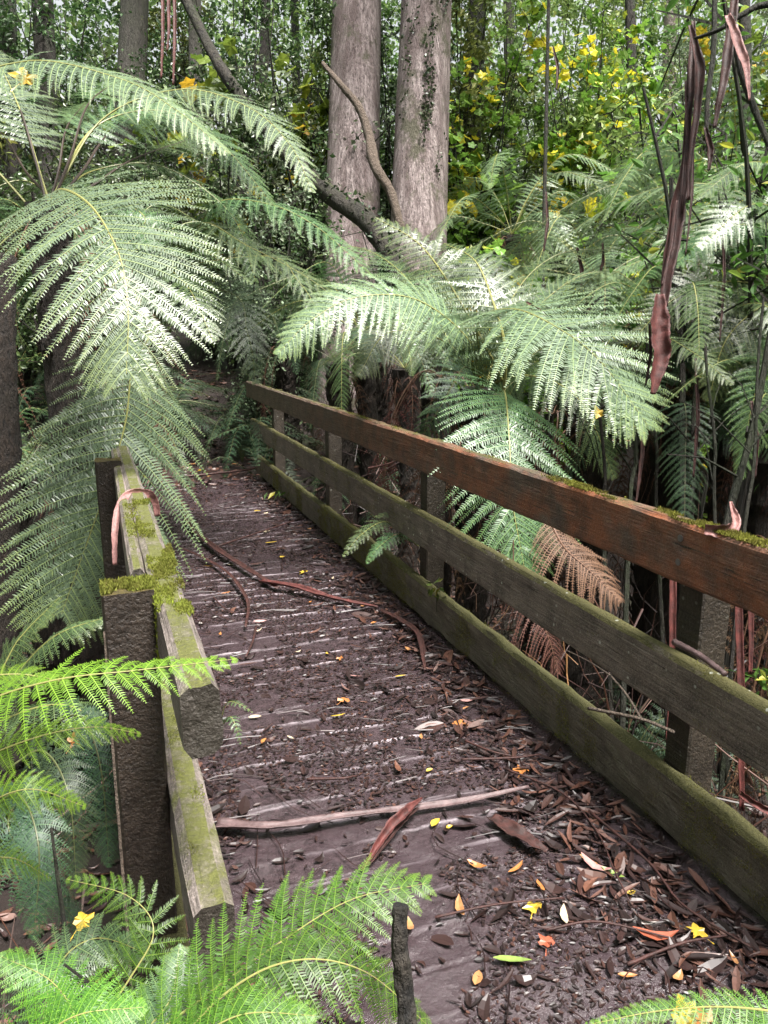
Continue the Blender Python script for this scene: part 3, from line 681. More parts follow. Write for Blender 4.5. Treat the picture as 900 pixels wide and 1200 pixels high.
tree_fern(P(130, 330, 8.2), 'shaded tree fern behind the large fern on the left', 'fern', 12, seed=7, sc=.95)
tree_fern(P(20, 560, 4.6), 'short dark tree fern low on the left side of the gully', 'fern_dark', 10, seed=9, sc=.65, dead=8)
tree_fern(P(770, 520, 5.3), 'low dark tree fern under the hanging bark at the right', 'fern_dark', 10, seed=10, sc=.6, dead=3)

# --- small ferns
def small_fern(x, y, label, mat='fern', n=9, sc=1, seed=0, group=None, dz=0):
    z = float(terr(x, y))-.02+dz; root = empty('ground_fern', (x, y, z), label, 'fern', group); rr = random.Random(seed)
    for k in range(n):
        add_frond(root, PROT['small_'+mat][k % 3], k*2*math.pi/n+rr.uniform(-.3, .3), rr.uniform(-.75, .05), sc*rr.uniform(.8, 1.2))
    return root
spots = []
rr = random.Random(11)
for k in range(26):      # thicket round the far end of the path
    spots.append((rr.uniform(-2.4, 1.8), rr.uniform(10.2, 12.6), rr.choice(('fern_dark', 'fern'))))
for k in range(6): spots.append((rr.uniform(-2.2, -.5), rr.uniform(8.0, 9.4), 'fern'))
for k in range(12): spots.append((rr.uniform(1.6, 4.2), rr.uniform(8.5, 12.5), 'fern_dark'))
for k, (x, y, mt) in enumerate(spots):
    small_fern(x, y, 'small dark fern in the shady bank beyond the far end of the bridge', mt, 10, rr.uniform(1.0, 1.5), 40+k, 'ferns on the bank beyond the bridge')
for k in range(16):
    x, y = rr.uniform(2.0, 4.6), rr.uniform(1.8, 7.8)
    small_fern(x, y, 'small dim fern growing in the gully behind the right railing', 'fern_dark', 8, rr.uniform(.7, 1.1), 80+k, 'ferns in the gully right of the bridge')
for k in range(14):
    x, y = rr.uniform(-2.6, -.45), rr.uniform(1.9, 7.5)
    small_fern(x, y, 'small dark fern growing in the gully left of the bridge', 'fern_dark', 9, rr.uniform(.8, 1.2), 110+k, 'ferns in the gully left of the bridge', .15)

def plant(label, base, cat='fern', name='ground_fern'):
    return empty(name, base, label, cat)
# fern reaching through the right kerb onto the deck
kb = P(485, 600, 5.0)
kf = plant('small green fern poking through the right railing onto the kerb rail', (kb[0], kb[1], -.2))
for pl in ([(490, 640, 4.95), (455, 612, 4.75), (425, 625, 4.6), (402, 652, 4.5)], [(490, 640, 4.95), (470, 625, 4.7), (445, 640, 4.55), (430, 660, 4.5)], [(490, 640, 4.95), (495, 610, 4.9), (470, 600, 4.8), (440, 605, 4.75)]):
    hero(kf, pl, 26, 'fern', nP=20, nL=9, rad=.003, lw=.17)
# lower-left ferns below the left railing
b0 = P(20, 800, 2.3)
l1 = plant('green fern low beside the near left post, frond tips spread against dark gully', (b0[0]-.1, b0[1], float(terr(b0[0], b0[1]))))
hero(l1, [(-30, 860, 2.3), (20, 790, 2.25), (65, 745, 2.2), (128, 722, 2.2)], 62, 'fern', nP=24, nL=14, rad=.004, droop=.5, lw=.15)
hero(l1, [(-30, 860, 2.3), (10, 770, 2.3), (30, 740, 2.3), (70, 700, 2.3)], 55, 'fern', nP=24, nL=14, rad=.004, droop=.5, lw=.15)
hero(l1, [(-30, 860, 2.3), (40, 830, 2.2), (90, 830, 2.15), (128, 870, 2.1)], 55, 'fern', nP=24, nL=14, rad=.004, droop=.5, lw=.15)
l2 = plant('dark fern hanging into the gully left of the near post', (b0[0]+.05, b0[1]-.25, float(terr(b0[0], b0[1]-.25))))
hero(l2, [(60, 850, 2.0), (95, 840, 1.95), (118, 900, 1.9), (128, 1015, 1.9)], 52, 'fern_dark', nP=26, nL=16, rad=.003, up=(-.2, -.9, .4), droop=.5, lw=.15)
hero(l2, [(10, 900, 1.9), (50, 880, 1.9), (80, 930, 1.8), (90, 1040, 1.8)], 50, 'fern_dark', nP=26, nL=16, rad=.003, up=(0, -.9, .4), droop=.5, lw=.15)
hero(l2, [(-20, 960, 1.8), (20, 930, 1.8), (45, 990, 1.7), (40, 1100, 1.7)], 55, 'fern_dark', nP=26, nL=16, rad=.003, up=(0, -.9, .4), droop=.5, lw=.15)
hero(l2, [(60, 900, 2.2), (10, 960, 2.2), (40, 1020, 2.1), (100, 1090, 2.1)], 60, 'fern_dark', nP=26, nL=16, rad=.003, up=(0, -.9, .4), droop=.5, lw=.15)
# sprig on left of the deck under the top rail
sfp = G(268, 850)
s1 = plant('tiny fern sprig on the deck edge under the end of the left top rail', (sfp[0]-.04, sfp[1], 0))
hero(s1, [(255, 860, 2.6), (265, 825, 2.55), (280, 825, 2.5), (296, 835, 2.5)], 14, 'fern', nP=14, nL=7, rad=.002, lw=.2)
hero(s1, [(255, 860, 2.6), (268, 840, 2.5), (276, 850, 2.45), (282, 872, 2.45)], 16, 'fern', nP=14, nL=7, rad=.002, lw=.2)

# --- foreground ferns, near the lens
fb = P(-120, 1250, .9)
kwf = dict(lw=.125, rad=.0018, nL=20, up=(0, -.35, .9))
f1 = plant('bright yellow-green fern leaning in from the left across the near post', (fb[0], fb[1], float(terr(fb[0], fb[1]))))
hero(f1, [(-120, 900, .85), (-30, 830, .82), (60, 798, .8), (165, 785, .82), (278, 772, .86)], 82, 'fern_bright', nP=26, **{**kwf, 'droop': .35})
hero(f1, [(-120, 960, .85), (-40, 900, .85), (40, 865, .85), (110, 852, .87), (165, 860, .9)], 62, 'fern_bright', nP=24, **{**kwf, 'droop': .3})
hero(f1, [(-100, 840, .9), (-40, 800, .95), (20, 790, 1.0), (80, 800, 1.0)], 48, 'fern_bright', nP=22, **kwf)
hero(f1, [(-100, 1020, .9), (-40, 960, .95), (30, 925, .95), (100, 945, 1.0)], 52, 'fern_bright', nP=22, **{**kwf, 'up': (0, -.6, .7)})
hero(f1, [(-100, 1080, .9), (-50, 1020, .95), (10, 1005, .95), (60, 1030, 1.0)], 40, 'fern_bright', nP=22, **kwf)
f2b = P(120, 1330, 1.0)
f2 = plant('lush green fern in the near left corner spreading over the deck edge', (f2b[0], f2b[1], float(terr(f2b[0], f2b[1]))))
hero(f2, [(120, 1260, .92), (230, 1175, .95), (320, 1110, .98), (410, 1055, 1.0), (500, 1035, 1.02)], 104, 'fern_fresh', nP=25, nL=30, **{k: v for k, v in kwf.items() if k not in ('nL', 'lw')}, lw=.11, droop=.26, prof=[.7, .95, 1, .9, .75, .6, .4, .15])
hero(f2, [(170, 1260, .9), (270, 1160, .92), (350, 1125, .93), (430, 1140, .94), (505, 1205, .96)], 95, 'fern_fresh', nP=26, **{**kwf, 'droop': .4})
hero(f2, [(60, 1280, 1.0), (150, 1150, 1.05), (180, 1090, 1.08), (150, 1050, 1.1), (78, 1030, 1.12)], 62, 'fern_fresh', nP=22, **{**kwf, 'up': (0, -.7, .6)})
hero(f2, [(100, 1300, .9), (90, 1200, .95), (60, 1150, 1.0), (0, 1120, 1.0)], 85, 'fern_fresh', nP=24, **kwf)
hero(f2, [(100, 1300, .9), (160, 1220, .95), (200, 1170, 1.0), (210, 1110, 1.05)], 85, 'fern', nP=24, **kwf)
hero(f2, [(120, 1300, .85), (200, 1240, .85), (280, 1190, .85), (370, 1190, .86)], 85, 'fern_fresh', nP=24, **kwf)
hero(f2, [(20, 1300, .85), (40, 1230, .85), (90, 1190, .85), (170, 1180, .86)], 80, 'fern_fresh', nP=24, **kwf)
hero(f2, [(40, 1300, 1.0), (60, 1150, 1.1), (110, 1100, 1.15), (180, 1120, 1.2)], 80, 'fern', nP=24, **kwf)
f3b = P(1000, 1290, .9)
f3 = plant('green fern frond crossing the bottom right corner over a yellow leaf', (f3b[0], f3b[1], float(terr(f3b[0], f3b[1]))))
hero(f3, [(1010, 1215, .9), (930, 1190, .9), (850, 1180, .9), (770, 1185, .9), (684, 1202, .9)], 34, 'fern_fresh', nP=34, **{**kwf, 'nL': 12, 'droop': .1, 'lw': .22})
hero(f3, [(1010, 1235, .88), (930, 1215, .88), (850, 1212, .88), (760, 1220, .88)], 34, 'fern_fresh', nP=30, **{**kwf, 'nL': 12, 'droop': .1, 'lw': .22})

# ------------------------------------------------------------------ trunks and trees
def leaf_quads(c, size, r, flat=.6, narrow=.34):
    """folded pointed leaves, random facing with a bias to look up"""
    n = len(c)
    N = nrm(r.normal(size=(n, 3))+np.array([0, 0, 1.1/flat*.6]))
    D = nrm(np.cross(N, r.normal(size=(n, 3)))); D[:, 2] -= .25; D = nrm(D)
    S = nrm(np.cross(D, N)); s = (size*r.uniform(.55, 1.25, n))[:, None]
    a = c; b_ = c+D*s*.45+S*s*narrow+N*s*.08; t = c+D*s; d = c+D*s*.45-S*s*narrow+N*s*.08
    return np.stack([a, b_, t, d], 1).reshape(-1, 3)
LOBE = []
for k in range(10):
    a = math.pi*(-.5)+k*2*math.pi/10; rad = (1.0 if k % 2 else .7)
    LOBE.append((math.cos(a)*rad*.55, math.sin(a)*rad*.55))
LOBE = np.array(LOBE)
def curved_leaves(c, size, r, narrow=.2):
    n = len(c); N = nrm(r.normal(size=(n, 3))*.8+np.array([0, -.2, 1.0])); D = nrm(np.cross(N, r.normal(size=(n, 3)))); S = np.cross(D, N); s_ = size*r.uniform(.55, 1.25, n)
    t = np.array([0, .15, .4, .7, 1.0]); w = np.array([.1, .7, 1, .7, .03])*narrow
    sag = r.uniform(.05, .4, n)
    cen = c[:, None]+s_[:, None, None]*(D[:, None]*t[None, :, None]-N[:, None]*(sag[:, None]*t[None]**2)[..., None])
    hw = (s_[:, None]*w[None])[..., None]
    V = np.stack([cen-S[:, None]*hw+N[:, None]*hw*.35, cen, cen+S[:, None]*hw+N[:, None]*hw*.35], 2).reshape(-1, 3)
    b0 = np.arange(n)[:, None, None]*15+np.arange(4)[None, :, None]*3+np.arange(2)[None, None]
    return V, np.stack([b0, b0+1, b0+4, b0+3], -1).reshape(-1, 4)
def lobed_leaves(c, size, r):
    n = len(c); N = nrm(r.normal(size=(n, 3))*.7+np.array([0, -.5, 1.0])); D = nrm(np.cross(N, r.normal(size=(n, 3)))); S = np.cross(D, N)
    s = (size*r.uniform(.6, 1.2, n))[:, None, None]
    ring = c[:, None]+s*(LOBE[None, :, 0:1]*S[:, None]+LOBE[None, :, 1:2]*D[:, None])-N[:, None]*s*.06*np.array([1, 0]*5)[None, :, None]
    V = np.concatenate([c[:, None], ring], 1); k = np.arange(10)
    t = np.stack([np.zeros(10, int), 1+k, 1+(k+1) % 10], 1)
    F_ = (np.arange(n)[:, None, None]*11+t[None]).reshape(-1, 3)
    return V.reshape(-1, 3), F_

def trunk_mesh(pts, radii, mat, sides=20, n=90, seed=0, amp=.06, flare=True):
    C = spline(pts, n); rad = np.interp(np.linspace(0, 1, n), np.linspace(0, 1, len(radii)), radii)
    a = np.linspace(0, 2*np.pi, sides, endpoint=False)
    Aa, Hh = np.meshgrid(a, C[:, 2]-C[0, 2])
    rr_ = rad[:, None]*(1+amp*(fbm(np.cos(Aa)*2.2+5, np.sin(Aa)*2.2+Hh*.35, seed, 4)-.47)*2+amp*.5*(fbm(np.cos(Aa)*9+5, np.sin(Aa)*9+Hh*.6, seed+5, 2)-.4))
    V = C[:, None]+np.stack([np.cos(Aa)*rr_, np.sin(Aa)*rr_, 0*rr_], -1)
    i = np.arange(n-1)[:, None]*sides; j = np.arange(sides)[None]; k = (j+1) % sides
    q = np.stack([i+j, i+k, i+sides+k, i+sides+j], -1).reshape(-1, 4)
    return make_mesh('trunk', V.reshape(-1, 3), [q], [M[mat]], smooth=True)

def crown_mesh(center, rad, n, size, mat, seed, clumps=26):
    r = np.random.default_rng(seed)
    cc = nrm(r.normal(size=(clumps, 3)))*r.uniform(.35, 1, (clumps, 1))**.6*np.asarray(rad)+np.asarray(center)
    k = r.integers(0, clumps, n)
    p = cc[k]+r.normal(size=(n, 3))*np.asarray(rad)*.17
    V = leaf_quads(p, size, r)
    cl = r.random(clumps)
    rn = np.repeat(np.clip(.25+.5*cl[k]+r.normal(0, .15, n), 0, 1), 4)
    return make_mesh('crown', V, [np.arange(len(V)).reshape(-1, 4)], [M[mat]], rnd=rn)

def tree(name, label, cat, px0, ybase_px, d, ptop, wpx, mat, crown='leaf_mid', Ht=15, group=None, seed=0, sides=18, crad=(3, 3, 2.2)):
    a = P(px0, ybase_px, d); b_ = P(ptop, 0, d)
    # continue the line seen in the photo down to the ground and up to the crown
    u = (b_-a)/(b_[2]-a[2]); g = float(terr(a[0], a[1]))-.2
    base = a+u*(g-a[2]); top = a+u*(Ht-a[2]); r0 = wpx*d/F/2
    root = empty(name, base, label, cat, group)
    mid = a+u*((g+Ht)/2-a[2])
    obj('trunk', trunk_mesh([base, base+u*.6, mid, top], [r0*1.5, r0*1.12, r0, r0*.9, r0*.75, r0*.6], mat, sides, 90, seed), root)
    if crown:
        mb = MB(); r = np.random.default_rng(seed+9)
        for k in range(6):
            p0 = base+(top-base)*(.72+.045*k); an = k*2.4; e = np.array([math.cos(an)*crad[0]*.8, math.sin(an)*crad[1]*.8, crad[2]*.5])
            tube(mb, spline([p0, p0+e*.5+np.array([0, 0, .3]), p0+e], 10), [r0*.35, r0*.08], 6)
        obj('limbs', mb.mesh('limbs', [M[mat]]), root)
        obj('crown', crown_mesh(top+np.array([0, 0, .3]), crad, 2600, .15, crown, seed), root)
    return root, base, u
tA, bA, uA = tree('eucalyptus_tree', 'left of the two big pinkish grey trunks, with a thin bent branch crossing it', 'tree', 412, 320, 11.5, 418, 60, 'gum', seed=1, Ht=14, sides=28, crad=(3.2, 3, 2))
tB, bB, uB = tree('eucalyptus_tree', 'right of the two big pinkish grey trunks, with ivy climbing its face', 'tree', 489, 290, 10.8, 499, 60, 'gum', seed=2, Ht=15, sides=28, crad=(3, 3.2, 2))
# ivy on trunk B
r = np.random.default_rng(3)
hh = r.uniform(.8, 8, 7000); an = r.normal(-1.8, .45, 7000); k = fbm(hh*1.2, an*2.2, 4, 3) > .5; hh, an = hh[k], an[k]
base = bB+uB*(hh[:, None]); cpt = base+np.stack([np.cos(an), np.sin(an), 0*an], 1)*.40+r.normal(0, .02, (len(hh), 3))
V = leaf_quads(cpt, .045, r, narrow=.42)
obj('ivy', make_mesh('ivy', V, [np.arange(len(V)).reshape(-1, 4)], [M['ivy']], rnd=np.repeat(r.random(len(hh)), 4)), tB)

trs = [('dark_tree', 'dark trunk at the top left corner of the forest', 8, 200, 12, 5, 26, 'dark_bark'),
       ('dark_tree', 'dark upright trunk just right of the corner trunk above the large fern', 58, 200, 12, 50, 24, 'dark_bark'),
       ('grey_tree', 'dim grey trunk behind the fern left of the hanging red strips', 150, 200, 15, 158, 34, 'grey_bark'),
       ('grey_tree', 'thin grey trunk between hanging red strips and leaning mossy log', 232, 250, 14, 228, 16, 'grey_bark'),
       ('dark_tree', 'thin dark trunk left of the two big trunks', 300, 300, 13, 312, 12, 'dark_bark'),
       ('dark_tree', 'slim dark trunk close to the left big trunk', 352, 300, 14, 345, 10, 'dark_bark'),
       ('dark_tree', 'dark leafy trunk just right of the big trunks', 546, 300, 12.5, 560, 22, 'dark_bark'),
       ('dark_tree', 'thin dark sapling trunk among yellow leaves', 636, 330, 9.5, 643, 4.5, 'dark_bark'),
       ('grey_tree', 'pale distant trunk at the top right between shrubs', 780, 200, 22, 787, 18, 'gum'),
       ('dark_tree', 'dim trunk in the right thicket left of the hanging bark', 745, 300, 13, 738, 12, 'dark_bark'),
       ('dark_tree', 'dark trunk near the right edge behind the lime leaves', 880, 300, 12, 872, 14, 'dark_bark'),
       ('grey_tree', 'faint trunk deep in the wood right of the big trunks', 600, 260, 20, 596, 14, 'grey_bark')]
for k, (nm, lb, x0, yb_, d, x1, w_, mt) in enumerate(trs):
    tree(nm, lb, 'tree', x0, yb_, d, x1, w_, mt, crown='leaf_mid' if k % 2 else 'leaf_dark', Ht=random.uniform(13, 16) if w_ > 9 else 9, seed=20+k, sides=12, crad=(2, 2, 1.8))

# leaning mossy log
lg, lp = log('leaning_log', 'dark mossy leaning log crossing diagonally in front of the left big trunk', 'log', [(190, -60, 9.6), (225, 15, 9.5), (262, 85, 9.3), (300, 135, 9.2), (350, 195, 9.0), (395, 235, 8.9), (440, 272, 8.8), (500, 400, 8.6)], [6, 6, 8, 10, 11, 10], 'moss_log')
r = np.random.default_rng(5); k = r.integers(18, 48, 900); c = lp[k]+r.normal(0, .06, (900, 3))+np.array([0, 0, .1])
V = leaf_quads(c, .06, r); obj('moss', make_mesh('moss', V, [np.arange(len(V)).reshape(-1, 4)], [M['ivy']], rnd=np.repeat(r.random(900), 4)), lg)
lg2, _ = log('bent_branch', 'thin bare bent branch angled across the left big trunk', 'branch', [(378, 74, 8.9), (400, 100, 8.8), (420, 125, 8.8), (432, 158, 8.8), (440, 195, 8.7), (458, 226, 8.7), (470, 270, 8.7)], [2.5, 4, 5, 6.5, 5.5, 5], 'twig')

# ------------------------------------------------------------------ shrubs and understorey
def shrub_mesh(seed, h=2.4, w=1.1, n=2600, size=.06, mat='leaf_dark', stems=9, lobed=False, twigs=70, lo=4, tw=(.2, .55), jit=.055):
    r = np.random.default_rng(seed); mb = MB(); tips = []
    for k in range(stems):
        a = r.uniform(0, 6.28); e = np.array([math.cos(a)*w*r.uniform(.2, .9), math.sin(a)*w*r.uniform(.2, .9), h*r.uniform(.55 if lo < 10 else .85, 1)])
        c = spline([(0, 0, 0), e*np.array([.25, .25, .45])+r.normal(0, .08, 3), e*np.array([.7, .7, .8])+r.normal(0, .1, 3), e], 16)
        tube(mb, c, [.018, .006], 5); tips.append(c)
    tc_ = []
    for k in range(twigs):
        c = tips[r.integers(stems)]; p = c[r.integers(lo, 16)]; dr = nrm(r.normal(size=3)+np.array([0, 0, .2])); L = r.uniform(*tw)
        q = p+dr*L; tube(mb, [p, (p+q)/2+r.normal(0, .03, 3), q], [.006, .003], 3, cap=False)
        tc_.append((p, q))
    k = r.integers(0, twigs, n); f = r.uniform(.2, 1.1, n)[:, None]
    A = np.array([a for a, _ in tc_])[k]; B = np.array([b for _, b in tc_])[k]
    p = A+(B-A)*f+r.normal(0, jit, (n, 3))
    tone = r.random(twigs)
    if lobed:
        V, F_ = lobed_leaves(p, size, r); rn = np.repeat(np.clip(.15+.6*tone[k]**1.5+r.normal(0, .15, n), 0, 1), 11)
        fm = make_mesh('foliage', V, [F_], [M[mat]], rnd=rn)
    elif mat == 'leaf_green':
        V, F_ = curved_leaves(p, size, r); fm = make_mesh('foliage', V, [F_], [M[mat]], rnd=np.repeat(np.clip(.2+.5*tone[k]+r.normal(0, .2, n), 0, 1), 15))
    else:
        V = leaf_quads(p, size, r, narrow=.28); rn = np.repeat(np.clip(.3+.45*tone[k]+r.normal(0, .15, n), 0, 1), 4)
        fm = make_mesh('foliage', V, [np.arange(len(V)).reshape(-1, 4)], [M[mat]], rnd=rn)
    return mb.mesh('stems', [M['dark_bark']]), fm
SH = {'dark': [shrub_mesh(s, 2.6, 1.3, 3400, .055, 'leaf_dark') for s in (1, 2, 3)],
      'mid': [shrub_mesh(s, 2.8, 1.2, 3000, .065, 'leaf_mid') for s in (4, 5, 6)],
      'grey': [shrub_mesh(s, 3.0, 1.2, 4200, .045, 'leaf_grey') for s in (7, 8)],
      'lime': [shrub_mesh(s, 2.8, 1.3, 620, .14, 'leaf_lime', lobed=True, twigs=90) for s in (9, 10)],
      'green': [shrub_mesh(s, 3.2, .8, 800, .06, 'leaf_green', twigs=60, lo=10, stems=4) for s in (11, 13)],
      'tall_dark': [shrub_mesh(s, 7.5, 1.5, 7500, .085, 'leaf_dark', stems=8, twigs=120, lo=3, tw=(.3, .8), jit=.06) for s in (21, 22)],
      'tall_mid': [shrub_mesh(s, 8.0, 1.6, 7000, .09, 'leaf_mid', stems=8, twigs=120, lo=3, tw=(.3, .8), jit=.06) for s in (23, 24)],
      'tall_grey': [shrub_mesh(s, 7.5, 1.6, 8500, .07, 'leaf_grey', stems=8, twigs=120, lo=3, tw=(.3, .8), jit=.06) for s in (25,)],
      'tall_lime': [shrub_mesh(s, 6.0, 1.7, 1500, .14, 'leaf_lime', stems=8, twigs=150, lo=5, tw=(.3, .8), jit=.06, lobed=True) for s in (26,)]}
def shrub(kind, x, y, sc, label, group=None, seed=0, dz=0):
    z = float(terr(x, y))-.05+dz
    root = empty('shrub', (x, y, z), label, 'shrub', group); root.rotation_euler.z = seed*1.7; root.scale = (sc,)*3
    st, fo = SH[kind][seed % len(SH[kind])]
    for nm, me in (('stems', st), ('foliage', fo)):
        o = bpy.data.objects.new(nm, me); COL.objects.link(o); o.parent = root
    return root
rr = random.Random(5)
def at_px(x, d): p = P(x, 390, d); return p[0], p[1]
n_ = 0
for row, (d0, d1, cnt, kinds) in enumerate([(9.5, 11.5, 15, ('dark', 'dark', 'mid', 'grey')), (12, 14.5, 17, ('mid', 'dark', 'grey', 'dark')), (15.5, 19, 17, ('mid', 'grey', 'dark'))]):
    for k in range(cnt):
        x = -160+(1220)*(k+.5)/cnt+rr.uniform(-30, 30); d = rr.uniform(d0, d1)
        kd = rr.choice(kinds); X_, Y_ = at_px(x, d)
        if row == 0 and 360 < x < 560: d += 2.0; X_, Y_ = at_px(x, d)
        words = {'dark': 'dark green', 'mid': 'mid green', 'grey': 'grey green'}[kd]
        where = ('at the left' if x < 330 else 'near the big trunks' if x < 580 else 'at the right')
        depth = ('in the front of the thicket', 'in the middle of the thicket', 'deep in the thicket')[row]
        shrub(kd, X_, Y_, rr.uniform(1.15, 1.6)*(1+.28*row), f'{words} small-leaved shrub {where}, {depth}', f'{words} shrubs {where} {depth}', n_); n_ += 1
for k, (x, d, s_, lb) in enumerate([(560, 10.2, 1.05, 'sapling with lobed leaves turning yellow just right of the big trunks'), (650, 9.6, 1.15, 'tall sapling of yellow and lime lobed leaves above the pale ferns'),
        (720, 10.8, 1.35, 'sapling with orange and yellow lobed leaves in the middle of the right thicket'), (600, 12.5, 1.7, 'high sapling with scattered yellow leaves behind the others'),
        (800, 12, 1.5, 'yellow-leaved sapling behind the hanging red bark'), (890, 8.5, 1.15, 'yellow-leaved sapling by the right edge'), (270, 13, 1.7, 'sparse yellow-leaved sapling behind the leaning log')]):
    X_, Y_ = at_px(x, d); shrub('lime', X_, Y_, s_, lb, None, k)
X_, Y_ = at_px(890, 4.6); shrub('green', X_, Y_, 1.6, 'bright green broad-leaved shrub at the top right behind the hanging bark', None, 0)
X_, Y_ = at_px(835, 6.4); shrub('green', X_, Y_, 1.55, 'green broad-leaved shrub left of the hanging bark strips', None, 1)

for row, (d0, d1, cnt) in enumerate([(12.5, 14.5, 13), (15.5, 19, 15)]):
    for k in range(cnt):
        x = -140+1180*(k+.5)/cnt+rr.uniform(-30, 30); d = rr.uniform(d0, d1)
        kd = rr.choice(('tall_mid', 'tall_grey', 'tall_mid') if x > 560 else ('tall_dark', 'tall_mid', 'tall_dark')); X_, Y_ = at_px(x, d)
        words = {'tall_dark': 'dark green', 'tall_mid': 'mid green', 'tall_grey': 'grey green'}[kd]
        where = ('at the left' if x < 330 else 'behind the big trunks' if x < 580 else 'at the right'); depth = ('nearer', 'farther')[row]
        shrub(kd, X_, Y_, rr.uniform(.9, 1.2), f'{words} slender leafy understorey tree {where}, the {depth} rank', f'{words} understorey trees {where} {depth} rank', n_); n_ += 1
for k, (x, d, lb) in enumerate([(575, 12, 'tall maple-like tree with yellow leaves right of the trunks'), (690, 13, 'tall maple-like tree with lime and yellow leaves above the middle of the thicket'), (830, 14, 'tall maple-like tree with yellow leaves at the upper right')]):
    X_, Y_ = at_px(x, d); shrub('tall_lime', X_, Y_, 1.0, lb, None, k)
# far wood: one mass
r = np.random.default_rng(8); n = 190000
ang = r.uniform(-.55, 1.15, n); dd = r.uniform(20, 42, n); cx = dd*np.sin(ang); cy_ = dd*np.cos(ang)
tz = terr(cx, cy_); top = 12+5*fbm(ang*9, dd*.15, 3, 3)*2
cz = tz+top*r.random(n)**.9
kk = fbm(cx*.55+dd*.2, cz*.6+cy_*.15, 12, 4) > .40
c = np.stack([cx, cy_, cz], 1)[kk]
# the wood also stands to the sides and behind the viewer
n2_ = 42000; a2 = r.uniform(1.15, 2*np.pi-.55, n2_); d2 = r.uniform(9, 17, n2_); x2, y2 = d2*np.sin(a2), d2*np.cos(a2)+1
c2 = np.stack([x2, y2, terr(x2, y2)+13*r.random(n2_)**.9], 1)[fbm(a2*12, d2, 5, 3) > .38]
V = np.vstack([leaf_quads(c, .22, r, narrow=.36), leaf_quads(c2, .55, r, narrow=.4)]); c = np.vstack([c, c2])
rn = np.repeat(np.clip(fbm(c[:, 0]*.5, c[:, 2]*.5, 4, 3)+r.normal(0, .15, len(c)), 0, 1), 4)
tag(obj('distant_forest', make_mesh('distant_forest', V, [np.arange(len(V)).reshape(-1, 4)], [M['leaf_far_hazed']], rnd=rn)), 'far wood of small green leaves closing off the view', 'forest', None, 'stuff')

rr = random.Random(77)
for k in range(9):
    x, y = rr.uniform(2.3, 4.2), rr.uniform(2.2, 6.0); z = float(terr(x, y)); h_ = rr.uniform(1.5, 2.6)
    root = empty('dead_fern', (x, y, z), 'dead brown fern with limp hanging fronds in the dark gully right of the bridge', 'dead fern', 'dead ferns right of the bridge')
    mb = MB(); tube(mb, spline([(x, y, z), (x+.04, y, z+h_*.5), (x, y+.05, z+h_)], 14), [.05, .035], 8, rough=.3); obj('trunk', mb.mesh('trunk', [M['fern_trunk']]), root)
    for j in range(7): add_frond(root, PROT['dead'][j % 2], j*.9+k, 0, rr.uniform(.6, .95), (0, 0, h_))
# thin stems standing in the right gully
rr = random.Random(21)
for k, (x0, y0, x1, y1, d, w_) in enumerate([(905, 380, 845, 640, 3.9, 6), (888, 430, 868, 660, 3.8, 3), (790, 300, 800, 560, 4.6, 5), (742, 480, 738, 600, 4.2, 4), (828, 430, 838, 620, 4.2, 3), (760, 440, 770, 620, 4.6, 3),
        (700, 460, 708, 640, 4.6, 3), (850, 300, 872, 520, 5.0, 3), (812, 500, 803, 640, 4.4, 4)]):
    a, b_ = P(x0, y0, d), P(x1, y1, d); u = (b_-a); g = float(terr(b_[0], b_[1])); e = b_+u/abs(u[2])*max(.1, b_[2]-g)
    top = a-u*.35
    root = empty('sapling_stem', e, ('thick black leaning stem at the right edge' if k == 0 else 'thin dark upright stem in the gully right of the bridge'), 'sapling', None if k == 0 else 'thin stems right of the bridge')
    mb = MB(); tube(mb, spline([e, b_, (a+b_)/2+np.array([.03, 0, 0]), a, top], 30), [w_*d/F*1.2, w_*d/F*.5], 7, rough=.2)
    rq_ = np.random.default_rng(k)
    for j in range(4):
        p = a+(b_-a)*rq_.uniform(0, .8); q = p+np.array([rq_.uniform(-.4, .4), rq_.uniform(-.2, .2), rq_.uniform(.05, .45)])
        tube(mb, [p, (p+q)/2+np.array([0, 0, .04]), q], [w_*d/F*.3, .002], 4, cap=False)
    obj('stem', mb.mesh('stem', [M['dark_bark']]), root)

# tangle of twigs and dry debris under the ferns, right and left
def debris(name, label, boxes, n, seed):
    r = np.random.default_rng(seed); mb = MB()
    for k in range(n):
        x0, x1, y0, y1, z0, z1 = boxes[k % len(boxes)]
        p = np.array([r.uniform(x0, x1), r.uniform(y0, y1), 0]); p[2] = float(terr(p[0], p[1]))+r.uniform(z0, z1)
        d = nrm(r.normal(size=3)*np.array([.5, .5, 1.0]))*r.uniform(.2, .7)
        tube(mb, [p, p+d*.5+r.normal(0, .03, 3), p+d], [r.uniform(.002, .007), .002], 4, cap=False, r=r.random())
    tag(obj(name, mb.mesh(name, [M['litter']])), label, 'twigs', None, 'stuff')
debris('undergrowth', 'tangle of thin dead twigs under the ferns beside the bridge', [(1.85, 4.5, 1, 8, 0, 1.2), (1.85, 4.5, 1, 8, .3, 1.8), (-2.2, -.25, 1.8, 7, 0, 1.0)], 1500, 4)

